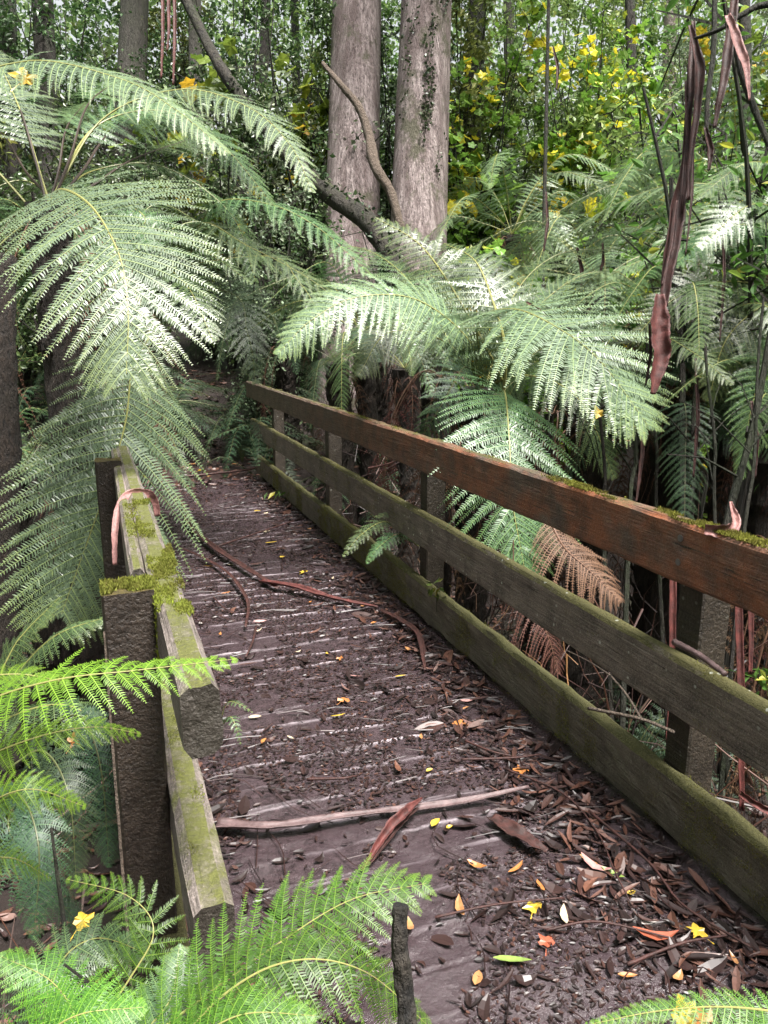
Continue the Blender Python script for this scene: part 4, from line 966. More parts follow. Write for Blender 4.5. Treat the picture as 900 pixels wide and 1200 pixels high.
# ------------------------------------------------------------------ bark strips
def strip(name, label, pl, wpx, mat, up=None, curl=.3, n=40, cat='bark strip', world=None, group=None, thick=.0035):
    """a curled ribbon of shed bark with thickness"""
    pts = spline(px(pl) if world is None else world, n); d = np.mean([a[2] for a in pl]) if world is None else 1
    W = np.interp(np.linspace(0, 1, n), np.linspace(0, 1, len(wpx)), wpx)*(d/F if world is None else 1)
    T = nrm(np.gradient(pts, axis=0)); Nn = np.asarray(up if up is not None else -c_f, float); Nn = nrm(Nn-(T@Nn)[:, None]*T); S = np.cross(T, Nn)
    a = np.linspace(-1, 1, 9)
    tw = (fbm(np.linspace(0, 6, n), np.full(n, W[0]*91), 3)-.5)*.9
    V = []
    for sgn in (1, -1):
        off = a[None, :, None]*W[:, None, None]*.5
        cn = (a**2)[None, :, None]*W[:, None, None]*curl
        S2 = S*np.cos(tw)[:, None]+Nn*np.sin(tw)[:, None]; N2 = Nn*np.cos(tw)[:, None]-S*np.sin(tw)[:, None]
        jag = (fbm(np.linspace(0, 22, n)[:, None]+0*a[None], a[None]*2.5+0*W[:, None], 6)-.5)[..., None]*W[:, None, None]*.55
        V.append(pts[:, None]+S2[:, None]*(off+jag*.5)+N2[:, None]*(cn+sgn*thick*.5+jag*.2))
    V = np.concatenate([V[0].reshape(-1, 3), V[1].reshape(-1, 3)]); g = grid_faces(9, n); m_ = 9*n
    i = np.arange(n-1)*9; e1 = np.stack([i, i+9, i+9+m_, i+m_], 1); e2 = np.stack([i+8+9, i+8, i+8+m_, i+8+9+m_], 1)
    j = np.arange(8); e3 = np.stack([j+1, j, j+m_, j+1+m_], 1); e4 = e3[:, ::-1]+(n-1)*9
    o = obj(name, make_mesh(name, V, [np.vstack([g, g[:, ::-1]+m_, e1, e2, e3, e4])], [M[mat]], smooth=True))
    return tag(o, label, cat, group)
def deckpts(l, z=.012): return np.array([G(x, y, z+dz) for x, y, dz in l])

strip('bark_strip', 'long grey-brown bark strip lying across the whole near deck', [], [.055, .045, .036, .03, .024, .022, .01], 'strip_grey', (0, 0, 1), .25, 60, world=deckpts([(252, 968, .01), (320, 970, .03), (400, 958, .02), (480, 948, .015), (550, 938, .02), (620, 922, .03)]))
strip('bark_strip', 'curled dark red bark strip standing tip-up on the near deck', [], [.008, .022, .034, .028, .006], 'strip_red', (0, -.3, 1), .75, 40, world=deckpts([(424, 1020, .01), (448, 985, .03), (472, 958, .05), (495, 936, .05)]))
strip('bark_strip', 'slim dark strip lying against the curled dark red bark on the near deck', [], [.006, .016, .02, .008], 'strip_dark', (0, -.3, 1), .7, 40, world=deckpts([(432, 1014, .01), (455, 985, .02), (474, 962, .03), (490, 948, .03)]))
strip('bark_strip', 'red bark strip lying on the middle of the deck', [], [.04, .05, .035, .02], 'strip_red', (0, 0, 1), .4, 40, world=deckpts([(305, 682, .02), (350, 690, .03), (390, 702, .02), (442, 712, .02)]))
strip('bark_strip', 'long dark strip trailing down the far deck from the path', [], [.02, .035, .05, .03], 'strip_dark', (0, 0, 1), .35, 50, world=deckpts([(212, 585, .02), (222, 615, .02), (250, 642, .03), (290, 668, .02), (325, 690, .015)]))
strip('bark_strip', 'thin dark curved strip on the far deck near the left rail', [], [.014, .02, .022, .014], 'strip_dark', (0, 0, 1), .35, 50, world=deckpts([(205, 640, .02), (240, 655, .02), (270, 675, .03), (290, 705, .02), (288, 735, .02)]))
strip('bark_strip', 'narrow reddish strip curving beside the right kerb rail', [], [.02, .03, .03, .01], 'strip_dark', (0, 0, 1), .35, 50, world=deckpts([(445, 715, .02), (470, 728, .03), (490, 745, .03), (498, 785, .02)]))
strip('bark_strip', 'broad brown bark flake in the litter by the right kerb', [], [.04, .06, .05, .02], 'strip_dark', (0, 0, 1), .2, 30, world=deckpts([(575, 958, .01), (610, 980, .02), (640, 998, .02)]))
# pink ribbon looped over left railing
a = .0
strip('bark_ribbon', 'pink bark ribbon looped over the left railing beside its far post', [], [.014, .02, .026, .032, .03, .022], 'strip_pink', None, .2, 50, cat='bark ribbon',
      world=[P(135, 662, 2.6), P(135, 625, 2.62), P(140, 596, 2.66), P(152, 580, 2.72), P(168, 578, 2.76), P(180, 584, 2.8), P(185, 605, 2.82)])
# hanging red bark at the right
strip('hanging_bark', 'dark red bark strip hanging down at the right, its upper end frayed', [(812, 25, 3.6), (810, 70, 3.6), (806, 130, 3.6), (800, 200, 3.6), (790, 260, 3.6), (780, 320, 3.6), (776, 360, 3.6)], [4, 10, 8, 10, 17, 16, 9], 'strip_dark', None, .5, 60, thick=.006)
strip('hanging_bark', 'slim dark strip twisting beside the main hanging bark', [(808, 30, 3.55), (818, 80, 3.55), (816, 120, 3.55), (808, 190, 3.55), (806, 235, 3.55)], [5, 12, 9, 5, 4], 'strip_dark', None, .5, 40)
strip('hanging_bark', 'broad curled red bark piece at the lower end of the hanging strip', [(772, 345, 3.5), (771, 375, 3.5), (773, 410, 3.5), (768, 440, 3.5), (764, 462, 3.5)], [10, 22, 22, 17, 6], 'strip_red', None, .35, 40)
strip('hanging_bark', 'dark red strip hanging at the top right beside the pink one', [(862, -20, 3.4), (856, 20, 3.4), (850, 70, 3.4), (842, 115, 3.4), (836, 150, 3.4)], [9, 11, 12, 9, 4], 'strip_dark', None, .5, 40)
strip('hanging_bark', 'shiny pale pink bark tongue hanging at the top right', [(852, 18, 3.3), (858, 35, 3.3), (864, 55, 3.3), (873, 80, 3.3), (878, 118, 3.3)], [7, 12, 12, 6, 2], 'strip_pink', None, .3, 30)
for k, (x, l) in enumerate([(190, 92), (197, 60), (204, 100)]):
    strip('hanging_bark', ('left', 'middle', 'right')[k]+' of three thin reddish strips hanging above the fern at the top left', [(x, -40, 8.0), (x+1, 30, 8.0), (x-1, l, 8.0)], [3.5, 4, 2], 'strip_red', None, .3, 30, group='thin red strips at top left')
strip('bark_strip', 'thin red strip caught on the pale frond of the central fern', [(617, 354, 4.5), (640, 370, 4.4), (670, 388, 4.35)], [2, 5, 4], 'strip_red', None, .3, 20)
strip('bark_curl', 'pale pink bark curl with upright tip on the right top rail', [], [.006, .025, .035, .03], 'strip_pink', None, .5, 30, world=[P(856, 588, 2.22), P(860, 612, 2.2), P(848, 622, 2.18), P(826, 620, 2.2)])
for k, (x0, y0, x1, y1, d, w_) in enumerate([(862, 700, 868, 950, 2.5, 9), (876, 700, 878, 790, 2.5, 7), (788, 700, 780, 900, 2.7, 8)]):
    strip('hanging_bark', ('wide red strip hanging just right of the near right post', 'short red strip hanging beyond the near right post', 'red strip hanging just left of the near right post')[k], [(x0, y0-60, d), ((x0+x1)/2+2, (y0+y1)/2, d), (x1, y1, d)], [w_, w_, w_*.6], 'strip_red', None, .4, 30)
strip('bark_strip', 'red bark strip lying low behind the kerb at the right edge', [(868, 930, 2.4), (885, 942, 2.35), (915, 958, 2.3)], [7, 8, 7], 'strip_red', None, .4, 20)

for x0, y0, x1, y1, d, w_, lb in [(803, 95, 799, 250, 3.58, 4, 'frayed dark fibre hanging close along the left side of the main hanging bark'), (793, 235, 775, 335, 3.57, 5, 'torn dark sliver peeling off the lower left of the main hanging bark'), (812, 150, 803, 300, 3.62, 3, 'thin dark fibre hanging close along the right side of the main hanging bark'), (761, 380, 756, 452, 3.52, 4, 'torn red sliver beside the broad curled red piece'), (648, 55, 652, 105, 7.5, 4, 'small dull red strip hanging from the thin dark sapling among yellow leaves'), (640, 225, 636, 300, 6.5, 4, 'dark brown strip hanging above the central ferns'),
        (676, 290, 680, 345, 6.0, 5, 'short dark curl of bark hanging left of the main hanging bark'), (706, 285, 700, 330, 6.0, 4, 'brown bark scrap hanging between fern fronds'), (826, 150, 830, 200, 3.7, 8, 'blackish bark hook hanging right of the main bark strip'),
        (846, 250, 843, 400, 4.4, 4, 'long thin brown fibre hanging at the right above the saplings'), (815, 420, 812, 560, 4.3, 5, 'brown dry strip hanging low behind the hanging red bark'), (752, 470, 745, 590, 4.2, 5, 'dull brown strip below the curled red bark'),
        (880, 470, 884, 560, 4.1, 6, 'dry brown strip hanging beside the thick black leaning stem')]:
    strip('hanging_bark', lb, [(x0, y0, d), ((x0+x1)/2+3, (y0+y1)/2, d), (x1, y1, d)], [w_*.5, w_, w_*.4], 'strip_dark', None, .5, 30)
# branches at the top right
log('overhanging_branch', 'dark curving branch entering at the top right corner', 'branch', [(960, 10, 3.4), (900, 5, 3.4), (868, 18, 3.4), (842, 35, 3.4), (815, 45, 3.5)], [4, 4, 3, 2], 'dark_bark', 8)
log('hanging_branch', 'straight dark branch slanting down at the right edge of the sky', 'branch', [(855, 10, 3.6), (868, 80, 3.6), (885, 130, 3.6), (905, 180, 3.6)], [3, 4, 4, 3], 'dark_bark', 8)
log('hanging_branch', 'thin dark branch hanging down behind the pink tongue of bark', 'branch', [(838, -20, 3.9), (836, 60, 3.9), (830, 110, 3.9), (828, 150, 3.9), (832, 190, 3.9)], [3, 3, 2], 'dark_bark', 8)

# twigs caught between the rails
def twig(label, w, radii, mat='twig', name='twig', group=None):
    mb = MB()
    for pts, rd in zip(w, radii): tube(mb, spline(pts, 20), rd, 6, rough=.2)
    return tag(obj(name, mb.mesh(name, [M[mat]], True)), label, 'twig', group)
twig('pale forked twig poking out between the middle rail and kerb rail', [[P(790, 858, 2.2), P(752, 843, 2.3), P(700, 832, 2.45), P(690, 830, 2.5)], [P(752, 843, 2.3), P(735, 815, 2.4), P(716, 792, 2.5)], [P(716, 792, 2.5), P(690, 775, 2.7), P(664, 762, 2.8)]], [[.005, .006], [.004, .003], [.003, .002]])
twig('brown cut stick with orange end resting on the right middle rail', [[P(790, 752, 2.3), P(820, 768, 2.2), P(850, 790, 2.1)]], [[.010, .008]], 'strip_grey')
twig('thin orange twig between top and middle rails at the far end', [[P(432, 549, 5.9), P(450, 545, 5.7), P(470, 538, 5.6)]], [[.01, .006]], 'strip_pink')
tw = [([(340, 690), (348, 684)], 'x')]
TW = [([(486, 738), (470, 728), (452, 722)], 'short dark twig on the deck by the right kerb', .005),
      ([(255, 640), (300, 625), (345, 610)], 'straight dark twig lying across the far deck', .008),
      ([(195, 560), (250, 555), (300, 548), (310, 535)], 'dark stick at the far end of the deck', .015),
      ([(540, 890), (600, 888), (634, 884)], 'thin pale twig lying across the right part of the deck', .005),
      ([(590, 900), (660, 930), (700, 975), (720, 1020), (740, 1060)], 'long thin brown twig curving through the litter by the kerb', .004),
      ([(360, 913), (400, 912), (418, 909)], 'small black twig lying between two boards of the deck', .006),
      ([(545, 868), (575, 880), (600, 886)], 'short twig pointing at the orange leaf near the kerb', .005),
      ([(690, 950), (760, 1010), (800, 1060), (880, 1110)], 'long red-brown twig in the litter at the near right', .005),
      ([(510, 1075), (580, 1060), (660, 1052)], 'thin black twig across the near deck', .004),
      ([(300, 735), (296, 752), (288, 770)], 'stubby dark twig standing in mud near the left of the deck', .008),
      ([(250, 700), (262, 712), (275, 718)], 'thin dark twig by the left rail on the far deck', .005),
      ([(640, 1090), (700, 1080), (790, 1100)], 'red twig among leaves in the near right corner', .004),
      ([(735, 1130), (800, 1105), (860, 1095)], 'dark twig lying under the near end of the kerb rail', .005)]
for l, lb, rd in TW:
    w_ = deckpts([(x, y, .01+.012*(i % 2)) for i, (x, y) in enumerate(l)]); twig(lb, [w_], [[rd, rd*.6]], 'strip_dark')
# mossy stub near the lens
st = G(468, 1290)
st = P(484, 1290, .84); root = empty('mossy_stub', (st[0], st[1], st[2]), 'dark mossy upright stick among the near ferns', 'stick')
mb = MB(); tube(mb, spline([P(484, 1290, .84), P(474, 1160, .86), P(468, 1105, .86), P(470, 1062, .86)], 26), [.012, .011, .010, .009], 9, rough=.35); obj('stem', mb.mesh('stem', [M['moss_log']]), root)
log('dead_stalk', 'thin pale dead stalk standing against the near left post', 'stalk', [(122, 740, 1.5), (130, 850, 1.5), (138, 950, 1.5), (150, 1100, 1.5), (155, 1180, 1.5)], [1.2, 1.8, 2], 'twig', 5)
for k, (pl) in enumerate([[(60, 970, 1.3), (75, 1080, 1.3), (95, 1200, 1.3)], [(75, 1130, 1.0), (130, 1170, 1.0), (200, 1200, 1.0)]]):
    log('dead_stalk', ('dark dead stalk rising through the near left ferns', 'dark bent stalk low in the near left ferns')[k], 'stalk', pl, [1.5, 3, 4], 'dark_bark', 5)

# ------------------------------------------------------------------ litter and fallen leaves
def lance(c, ang, L, Wd, tilt, r, curl=.1):
    """eucalypt leaf: 2 x 4 quads, curved and slightly cupped"""
    n = len(c); t = np.array([0, .18, .45, .75, 1.0]); wv = np.array([.12, .8, 1.0, .7, .05])
    D = np.stack([np.cos(ang), np.sin(ang), 0*ang], 1); S = np.stack([-np.sin(ang), np.cos(ang), 0*ang], 1)
    rl = r.normal(0, tilt, n); Sv = S*np.cos(rl)[:, None]+np.array([0, 0, 1.])*np.sin(rl)[:, None]; Nv = np.cross(D, Sv)
    bend = r.normal(0, .18, n); lift = np.abs(r.normal(0, curl, n)); pit = r.normal(0, tilt*.3, n)
    cen = c[:, None]+L[:, None, None]*(D[:, None]*(t-.5)[None, :, None]+Sv[:, None]*(bend[:, None]*(t-.5)[None]**2)[..., None]*2+np.array([0, 0, 1.])*((lift[:, None]*(2*t-1)[None]**2)+(pit[:, None]*(t-.5)[None]))[..., None])
    hw = (Wd[:, None]*wv[None])[..., None]*.5
    V = np.stack([cen-Sv[:, None]*hw+Nv[:, None]*hw*.3, cen, cen+Sv[:, None]*hw+Nv[:, None]*hw*.3], 2).reshape(-1, 3)
    b0 = np.arange(n)[:, None, None]*15+np.arange(4)[None, :, None]*3+np.arange(2)[None, None]
    q = np.stack([b0, b0+1, b0+4, b0+3], -1).reshape(-1, 4)
    return V, q
r = np.random.default_rng(12)
def deck_z(x, y): return (fbm(x*5, y*5, 1, 4)-.5)*.022
# leaves: dense at edges and near end, sparse in the walked middle
n = 15000; x = r.uniform(.08, 1.58, n); y = r.uniform(.6, 8.6, n)
den = .16+.9*np.clip((x-1.05-.03*y)/.4, 0, 1)+.7*np.clip((.36-x)/.25, 0, 1)+.3*np.clip((2.2-y)/1.2, 0, 1)*np.clip((x-.6)/.5,0,1)+.5*np.clip((y-7)/1.4, 0, 1)
den *= .2+1.6*fbm(x*2.5, y*2.5, 7, 3)
k = r.random(n) < den; x, y = x[k], y[k]; n = len(x); print('litter', n)
L = (r.gamma(2.0, .02, n)+.012)*np.clip(.45+den[k], .4, 1); z = deck_z(x, y)+.006+r.uniform(0, .012, n)*np.clip(den[k], 0, 1.5)
V, q = lance(np.stack([x, y, z], 1), r.uniform(0, 6.28, n), L, L*r.uniform(.1, .36, n)+.003, .4, r)
tone_ = r.beta(1.3, 2.3, n)*np.clip(.45+.9*den[k], .5, 1)
mbl = MB(); mbl.add(V, q, None, np.repeat(np.clip(tone_, 0, 1), 15))
# crumbs of bark
n = 60000; x = r.uniform(.08, 1.58, n); y = 8.6-8*r.random(n)**.6*1.0; kk_ = fbm(x*4, y*3, 15, 3) > .40; x, y = x[kk_], y[kk_]; n = len(x); z = deck_z(x, y)+.0035
L = r.uniform(.004, .022, n)
V, q = lance(np.stack([x, y, z], 1), r.uniform(0, 6.28, n), L, L*r.uniform(.2, .7, n), .16, r, .04); mbl.add(V, q, None, np.repeat(r.beta(1.2, 2.8, n)*.85, 15))
# bigger gum leaves and bark slivers drifted along the right side
n = 620; y = .9+7.6*r.random(n)**1.5; x = 1.56-np.abs(r.normal(0, .33, n)); kk_ = (x > .15) & (fbm(x*3, y*2, 19, 3) > .40); x, y = x[kk_], y[kk_]; n = len(x); L = r.uniform(.04, .12, n)
V, q = lance(np.stack([x, y, deck_z(x, y)+.012+r.uniform(0, .014, n)], 1), r.uniform(0, 6.28, n), L, L*r.uniform(.12, .24, n), .22, r, .07); mbl.add(V, q, None, np.repeat(r.beta(1.6, 1.9, n)*.95, 15))
# thin fibres and twiglets
for k in range(900):
    x0, y0 = r.uniform(.1, 1.58), r.uniform(.8, 8.5)
    if r.random() > .4+.6*max(0, (x0-.9)/.6) and x0 > .4: continue
    a = r.uniform(0, 3.14); L_ = r.uniform(.05, .28); p = np.array([x0, y0, deck_z(x0, y0)+.014]); d = np.array([math.cos(a), math.sin(a), 0])*L_/2
    pts = np.array([p-d, p+np.array([d[1], -d[0], 0])*r.normal(0, .25)+np.array([0, 0, .006]), p+d]); pts[:, 0] = np.clip(pts[:, 0], .08, 1.58)
    tube(mbl, spline(pts, 6), [r.uniform(.001, .0035), .0012], 4, cap=False, r=r.uniform(.05, .5))
tag(obj('leaf_litter', mbl.mesh('leaf_litter', [M['litter']])), 'wet brown leaf and bark litter scattered over the deck', 'leaf litter', None, 'stuff')
# litter on the path and banks
n = 16000; x = r.uniform(-3.5, 5, n); y = r.uniform(-.5, 13.5, n); k = ~((x > 0) & (x < 1.7) & (y < 8.6)); x, y = x[k], y[k]; n = len(x)
tz = terr(x, y); onp = (y > 8.4) & (y < 10.2) & (x > -1) & (x < 1.7); z = np.where(onp, np.maximum(tz, -.09)+.04, tz+.02)
L = r.gamma(3.0, .02, n)+.02
V, q = lance(np.stack([x, y, z], 1), r.uniform(0, 6.28, n), L, L*r.uniform(.2, .5, n), .3, r)
mbl = MB(); mbl.add(V, q, None, np.repeat(np.clip(r.beta(1.8, 2.0, n), 0, 1), 15))
tag(obj('forest_litter', mbl.mesh('forest_litter', [M['litter']])), 'dead leaves covering the path and the banks', 'leaf litter', None, 'stuff')

# the coloured leaves one by one
def fallen(px_, py_, col, shape, size, ang, label, z=0, group=None):
    c = G(px_, py_, z); c[2] = (deck_z(c[0], c[1]) if z == 0 else z)+.014
    rs = np.random.default_rng(int(px_*7+py_))
    size *= .82
    if shape == 'lance':
        V, q = lance(np.array([[0, 0, 0.]]), np.array([ang]), np.array([size]), np.array([size*.3]), .2, rs, .12); f = [q]
    elif shape == 'oval':
        V, q = lance(np.array([[0, 0, 0.]]), np.array([ang]), np.array([size]), np.array([size*.52]), .2, rs, .1); f = [q]
    else:
        th = np.linspace(0, 2*np.pi, 20, endpoint=False); rad = .5*size*(.78+.22*np.cos(5*th))*(1+.14*rs.normal(size=20)); rad[15:17] *= .8
        zz = .12*size*np.abs(rs.normal(size=20))*np.linspace(.3, 1, 20)
        V = np.vstack([[0, 0, 0.002], np.stack([np.cos(th+ang)*rad, np.sin(th+ang)*rad, zz], 1)])
        f = [np.stack([np.zeros(20, int), 1+np.arange(20), 1+(np.arange(20)+1) % 20], 1)]
        # stalk
        a2 = ang+3.6; st_ = np.array([[0, 0, .002], [math.cos(a2)*size*.9, math.sin(a2)*size*.9, .004], [math.cos(a2+.06)*size*.9, math.sin(a2+.06)*size*.9, .004]])
        V = np.vstack([V, st_]); f[0] = np.vstack([f[0], [[21, 22, 23]]])
    o = obj('fallen_leaf', make_mesh('fallen_leaf', V, f, [M['f_'+col]], smooth=False), None, tuple(c))
    return tag(o, label, 'leaf', group or 'fallen leaves on the footbridge')
FL = [(510, 968, 'yellow', 'oval', .06, .6, 'clean yellow oval leaf beside the curled red bark'),
 (526, 973, 'yellow', 'oval', .03, .2, 'tiny yellow leaf right of the yellow oval leaf'),
 (625, 1068, 'yellow', 'lobed', .07, .4, 'crumpled bright yellow leaf in the near middle of the deck'),
 (817, 1094, 'yellow', 'lobed', .075, 1.2, 'upright bright yellow leaf in the near right litter'),
 (718, 1028, 'green', 'lance', .085, -.9, 'lime green and yellow lance leaf by the kerb'),
 (740, 1050, 'yellow', 'oval', .035, .0, 'small yellow leaf just below the lime green one'),
 (660, 1078, 'pale', 'lance', .09, 1.1, 'pale greenish lance leaf right of the crumpled yellow leaf'),
 (600, 1132, 'green', 'lance', .12, -.5, 'dull green long leaf near the bottom of the deck'),
 (538, 853, 'orange', 'lobed', .075, 1.9, 'orange folded leaf with stalk right of the mid deck'),
 (548, 824, 'pink', 'lance', .08, -.3, 'pale pinkish shiny leaf by the kerb above the orange one'),
 (612, 905, 'orange', 'lobed', .085, .3, 'large orange leaf near twigs by the kerb'),
 (503, 905, 'yellow', 'oval', .035, .1, 'small pale yellow leaf above the grey bark strip end'),
 (559, 1018, 'orange', 'lance', .08, -.9, 'thin orange leaf right of the yellow oval leaf, pointing down'),
 (606, 1021, 'orange', 'lance', .085, .4, 'narrow orange leaf pointing right on the near deck'),
 (632, 1042, 'orange', 'lance', .06, 1.5, 'small upright orange leaf above the crumpled yellow leaf'),
 (538, 1068, 'tan', 'lance', .1, 1.3, 'brown lance leaf on the near deck left part'),
 (698, 1022, 'pink', 'lance', .13, -1.0, 'broad pinkish brown leaf lying beside the lime one'),
 (690, 1012, 'tan', 'lance', .08, -1.2, 'tan leaf behind the broad pinkish one'),
 (770, 1105, 'red', 'lance', .15, -.4, 'long red-brown leaf in the near right corner'),
 (640, 1110, 'red', 'lobed', .07, .5, 'reddish torn leaf below the crumpled yellow leaf'),
 (735, 1148, 'orange', 'lance', .06, -.4, 'orange red leaf close to the bottom right'),
 (560, 1150, 'tan', 'oval', .06, .9, 'tan round leaf near the bottom middle'),
 (480, 1090, 'tan', 'lance', .09, 1.4, 'reddish tan leaf right of the mossy stick'),
 (403, 824, 'orange', 'lobed', .075, .2, 'orange and cream leaf in the centre of the deck'),
 (398, 774, 'orange', 'lobed', .05, .8, 'orange leaf beyond the centre of the deck'),
 (417, 795, 'pink', 'lance', .075, -.6, 'pink-white leaf just beyond the central orange leaf'),
 (383, 768, 'yellow', 'oval', .035, 1.3, 'small yellow leaf left of the farther orange leaf'),
 (308, 872, 'orange', 'lance', .06, 1.0, 'orange leaf near the left side of the deck'),
 (299, 843, 'pale', 'lance', .07, -.4, 'cream leaf beside the tiny fern sprig'),
 (341, 868, 'pale', 'lance', .05, -1.1, 'cream curved leaf left of the central boards'),
 (397, 843, 'yellow', 'lance', .08, .0, 'yellow lance leaf lying along a board joint'),
 (470, 796, 'yellow', 'lance', .08, .3, 'long yellow lance leaf by the dark curved strip'),
 (478, 764, 'tan', 'oval', .06, 1.5, 'tan leaf hanging at the side of the kerb'),
 (438, 732, 'orange', 'oval', .045, .0, 'orange leaf right of the red bark strip'),
 (364, 708, 'orange', 'oval', .045, 1.3, 'small orange leaf below the red bark strip'),
 (378, 748, 'white', 'oval', .04, .1, 'small white leaf in the middle of the deck'),
 (350, 766, 'pale', 'oval', .04, .3, 'small cream leaf left of the yellow one at mid deck'),
 (302, 743, 'pale', 'lance', .07, .2, 'cream leaf below the dark curved strip'),
 (258, 745, 'orange', 'lance', .055, 1.2, 'orange leaf near the left rail'),
 (235, 732, 'white', 'oval', .05, 1.4, 'white leaf close beside the left rail'),
 (305, 731, 'pink', 'lance', .09, -.1, 'pinkish leaf at the end of the dark curved strip'),
 (356, 672, 'yellow', 'lobed', .075, .3, 'yellow leaf right of the red bark strip tip'),
 (331, 655, 'yellow', 'lobed', .065, .9, 'yellow leaf halfway along the far deck'),
 (245, 666, 'yellow', 'lance', .1, -.5, 'yellow leaf beside the dark curved strip'),
 (271, 664, 'pale', 'oval', .055, .1, 'cream round leaf right of the yellow leaf on the far deck'),
 (265, 697, 'orange', 'lance', .08, .3, 'orange lance leaf between the dark strips'),
 (292, 654, 'white', 'oval', .06, .1, 'white leaf on the far boards'),
 (302, 600, 'yellow', 'lobed', .08, .2, 'bright yellow leaf near the far end of the right kerb'),
 (312, 603, 'pale', 'oval', .06, .5, 'cream leaf beside the bright yellow leaf at the far end'),
 (312, 625, 'pale', 'lobed', .08, .4, 'cream leaf on the far deck near the kerb'),
 (345, 628, 'white', 'oval', .05, .4, 'small white leaf near the far kerb'),
 (318, 638, 'yellow', 'lance', .12, .1, 'long yellow leaf lying across far boards'),
 (390, 680, 'pale', 'lance', .05, 1.1, 'upright cream leaf near the right kerb'),
 (384, 600, 'white', 'oval', .05, .4, 'pale leaf by the second right post'),
 (425, 712, 'tan', 'oval', .05, .9, 'tan leaf at the tip of the red bark strip'),
 (493, 868, 'tan', 'lance', .06, 1.2, 'upright dry brown leaf right of the centre boards'),
 (466, 903, 'brown', 'lance', .1, 1.4, 'dark brown curled leaf above the long grey strip'),
 (545, 832, 'tan', 'lance', .05, .4, 'small tan leaf below the pinkish shiny one'),
 (795, 1150, 'tan', 'oval', .05, .4, 'tan leaf in the bottom right corner litter'),
 (860, 1130, 'tan', 'lance', .06, 1.2, 'reddish upright leaf at the right edge'),
 (755, 1085, 'white', 'lance', .08, -.5, 'shiny grey-white leaf near the right edge'),
 (690, 1040, 'brown', 'lance', .1, .5, 'dark leaf under the broad pinkish one'),
 (445, 655, 'pink', 'lance', .06, .2, 'pink leaf at the foot of the right kerb'),
 (363, 622, 'tan', 'oval', .05, .4, 'tan leaf on the far deck beside the kerb')]
for a in FL: fallen(*a)
FP = [(236, 553, 'yellow', 'lobed', .14, .3, 'bright yellow leaf on the path beyond the bridge'), (245, 560, 'orange', 'lobed', .1, .8, 'orange leaf beside the yellow one on the path beyond the bridge'),
      (275, 545, 'tan', 'lobed', .12, .8, 'tan leaf on the path just beyond the deck'), (292, 535, 'orange', 'lobed', .1, .1, 'orange leaf where the path leaves the bridge'), (212, 566, 'tan', 'oval', .1, .1, 'brown leaf left on the path beyond the bridge'),
      (265, 530, 'pale', 'oval', .1, .4, 'cream leaf at the far edge of the path'), (226, 545, 'tan', 'lobed', .1, 1.4, 'tan leaf at the left edge of the path')]
for a in FP: fallen(*a[:7], z=.0, group='leaves on the path')
# leaves caught on ferns
def caught(px_, py_, d, col, size, label, tilt=(1.1, 0, 0)):
    o = fallen(px_, py_, col, 'lobed', size, .4, label, group='leaves caught on ferns'); o.location = tuple(P(px_, py_, d)); o.rotation_euler = tilt; return o
caught(700, 484, 4.0, 'yellow', .1, 'yellow leaf caught below the broad pale frond')
caught(97, 1078, 1.25, 'yellow', .045, 'yellow leaf caught in the near left ferns')
caught(800, 1188, .96, 'yellow', .05, 'yellow leaf under the frond at the bottom right')
caught(822, 1196, .96, 'orange', .045, 'orange leaf under the frond at the bottom right')
caught(30, 92, 4.0, 'yellow', .16, 'yellow leaf caught in the large fern at the top left')
caught(88, 868, 2.0, 'orange', .05, 'orange leaf hanging in the dark fern below the left railing')

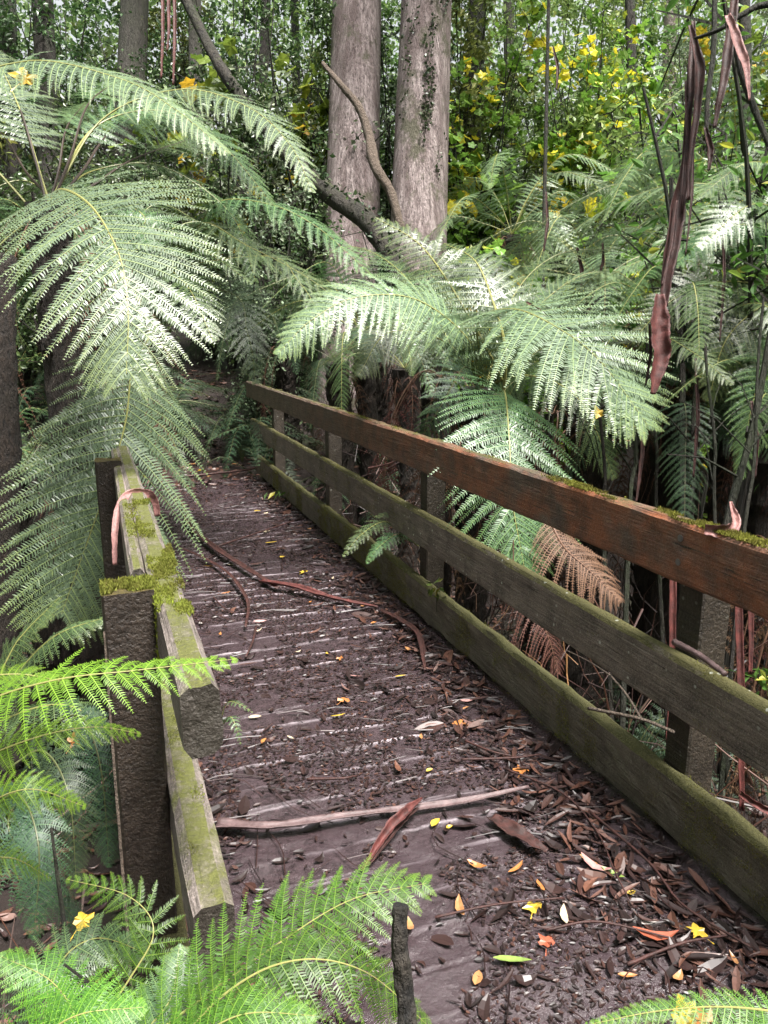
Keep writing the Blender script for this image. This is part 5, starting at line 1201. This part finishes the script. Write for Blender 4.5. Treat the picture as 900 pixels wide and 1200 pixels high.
# seedlings growing at the kerb
def seedling(px_, py_, d, label, s_=1):
    b_ = P(px_, py_, d); root = empty('seedling', b_, label, 'seedling'); mb = MB(); r = np.random.default_rng(int(px_))
    tube(mb, [b_-np.array([0, 0, .12]), b_, b_+np.array([0, 0, .05*s_])], [.002, .0015], 5); obj('stem', mb.mesh('stem', [M['dark_bark']]), root)
    c = b_+r.normal(0, .025*s_, (16, 3))+np.array([0, 0, .03]); V = leaf_quads(c, .055*s_, r, narrow=.2)
    obj('leaves', make_mesh('leaves', V, [np.arange(len(V)).reshape(-1, 4)], [M['leaf_green']], rnd=np.repeat(r.random(16), 4)), root)
seedling(512, 692, 4.05, 'small green seedling beside the third right post'); seedling(888, 802, 2.5, 'small green seedling behind the middle rail at the right edge')
seedling(325, 583, 7.6, 'pale green seedling by the far right kerb', 2)

# ------------------------------------------------------------------ light
w = bpy.data.worlds.new('World'); scene.world = w; w.use_nodes = True; nt = w.node_tree; nt.nodes.clear()
sky = nt.nodes.new('ShaderNodeTexSky'); sky.sky_type = 'NISHITA'; sky.sun_disc = False
SE, SR = R(66), R(160)
sky.sun_elevation = SE; sky.sun_rotation = SR; sky.air_density = 1.5; sky.dust_density = 6; sky.ozone_density = 1
hs = nt.nodes.new('ShaderNodeHueSaturation'); hs.inputs['Saturation'].default_value = .2
bg = nt.nodes.new('ShaderNodeBackground'); bg.inputs['Strength'].default_value = .11; wo = nt.nodes.new('ShaderNodeOutputWorld')
nt.links.new(sky.outputs[0], hs.inputs['Color']); nt.links.new(hs.outputs[0], bg.inputs[0]); nt.links.new(bg.outputs[0], wo.inputs[0])
sd = bpy.data.lights.new('sun', 'SUN'); sd.energy = 4.8; sd.angle = R(15); sd.color = (1, .95, .9)
so = bpy.data.objects.new('sun', sd); COL.objects.link(so)
sdir = Vector((math.sin(SR)*math.cos(SE), math.cos(SR)*math.cos(SE), math.sin(SE)))
so.rotation_euler = sdir.to_track_quat('Z', 'Y').to_euler(); so.location = (0, 0, 20)

vs = scene.view_settings; vs.view_transform = 'Standard'; vs.look = 'None'; vs.gamma = 1; vs.use_curve_mapping = False; vs.exposure = 1.3
cy_s = scene.cycles
cy_s.max_bounces = 5; cy_s.diffuse_bounces = 2; cy_s.glossy_bounces = 2; cy_s.transmission_bounces = 3; cy_s.transparent_max_bounces = 4
cy_s.use_denoising = True
cy_s.use_adaptive_sampling = True; cy_s.adaptive_threshold = .02
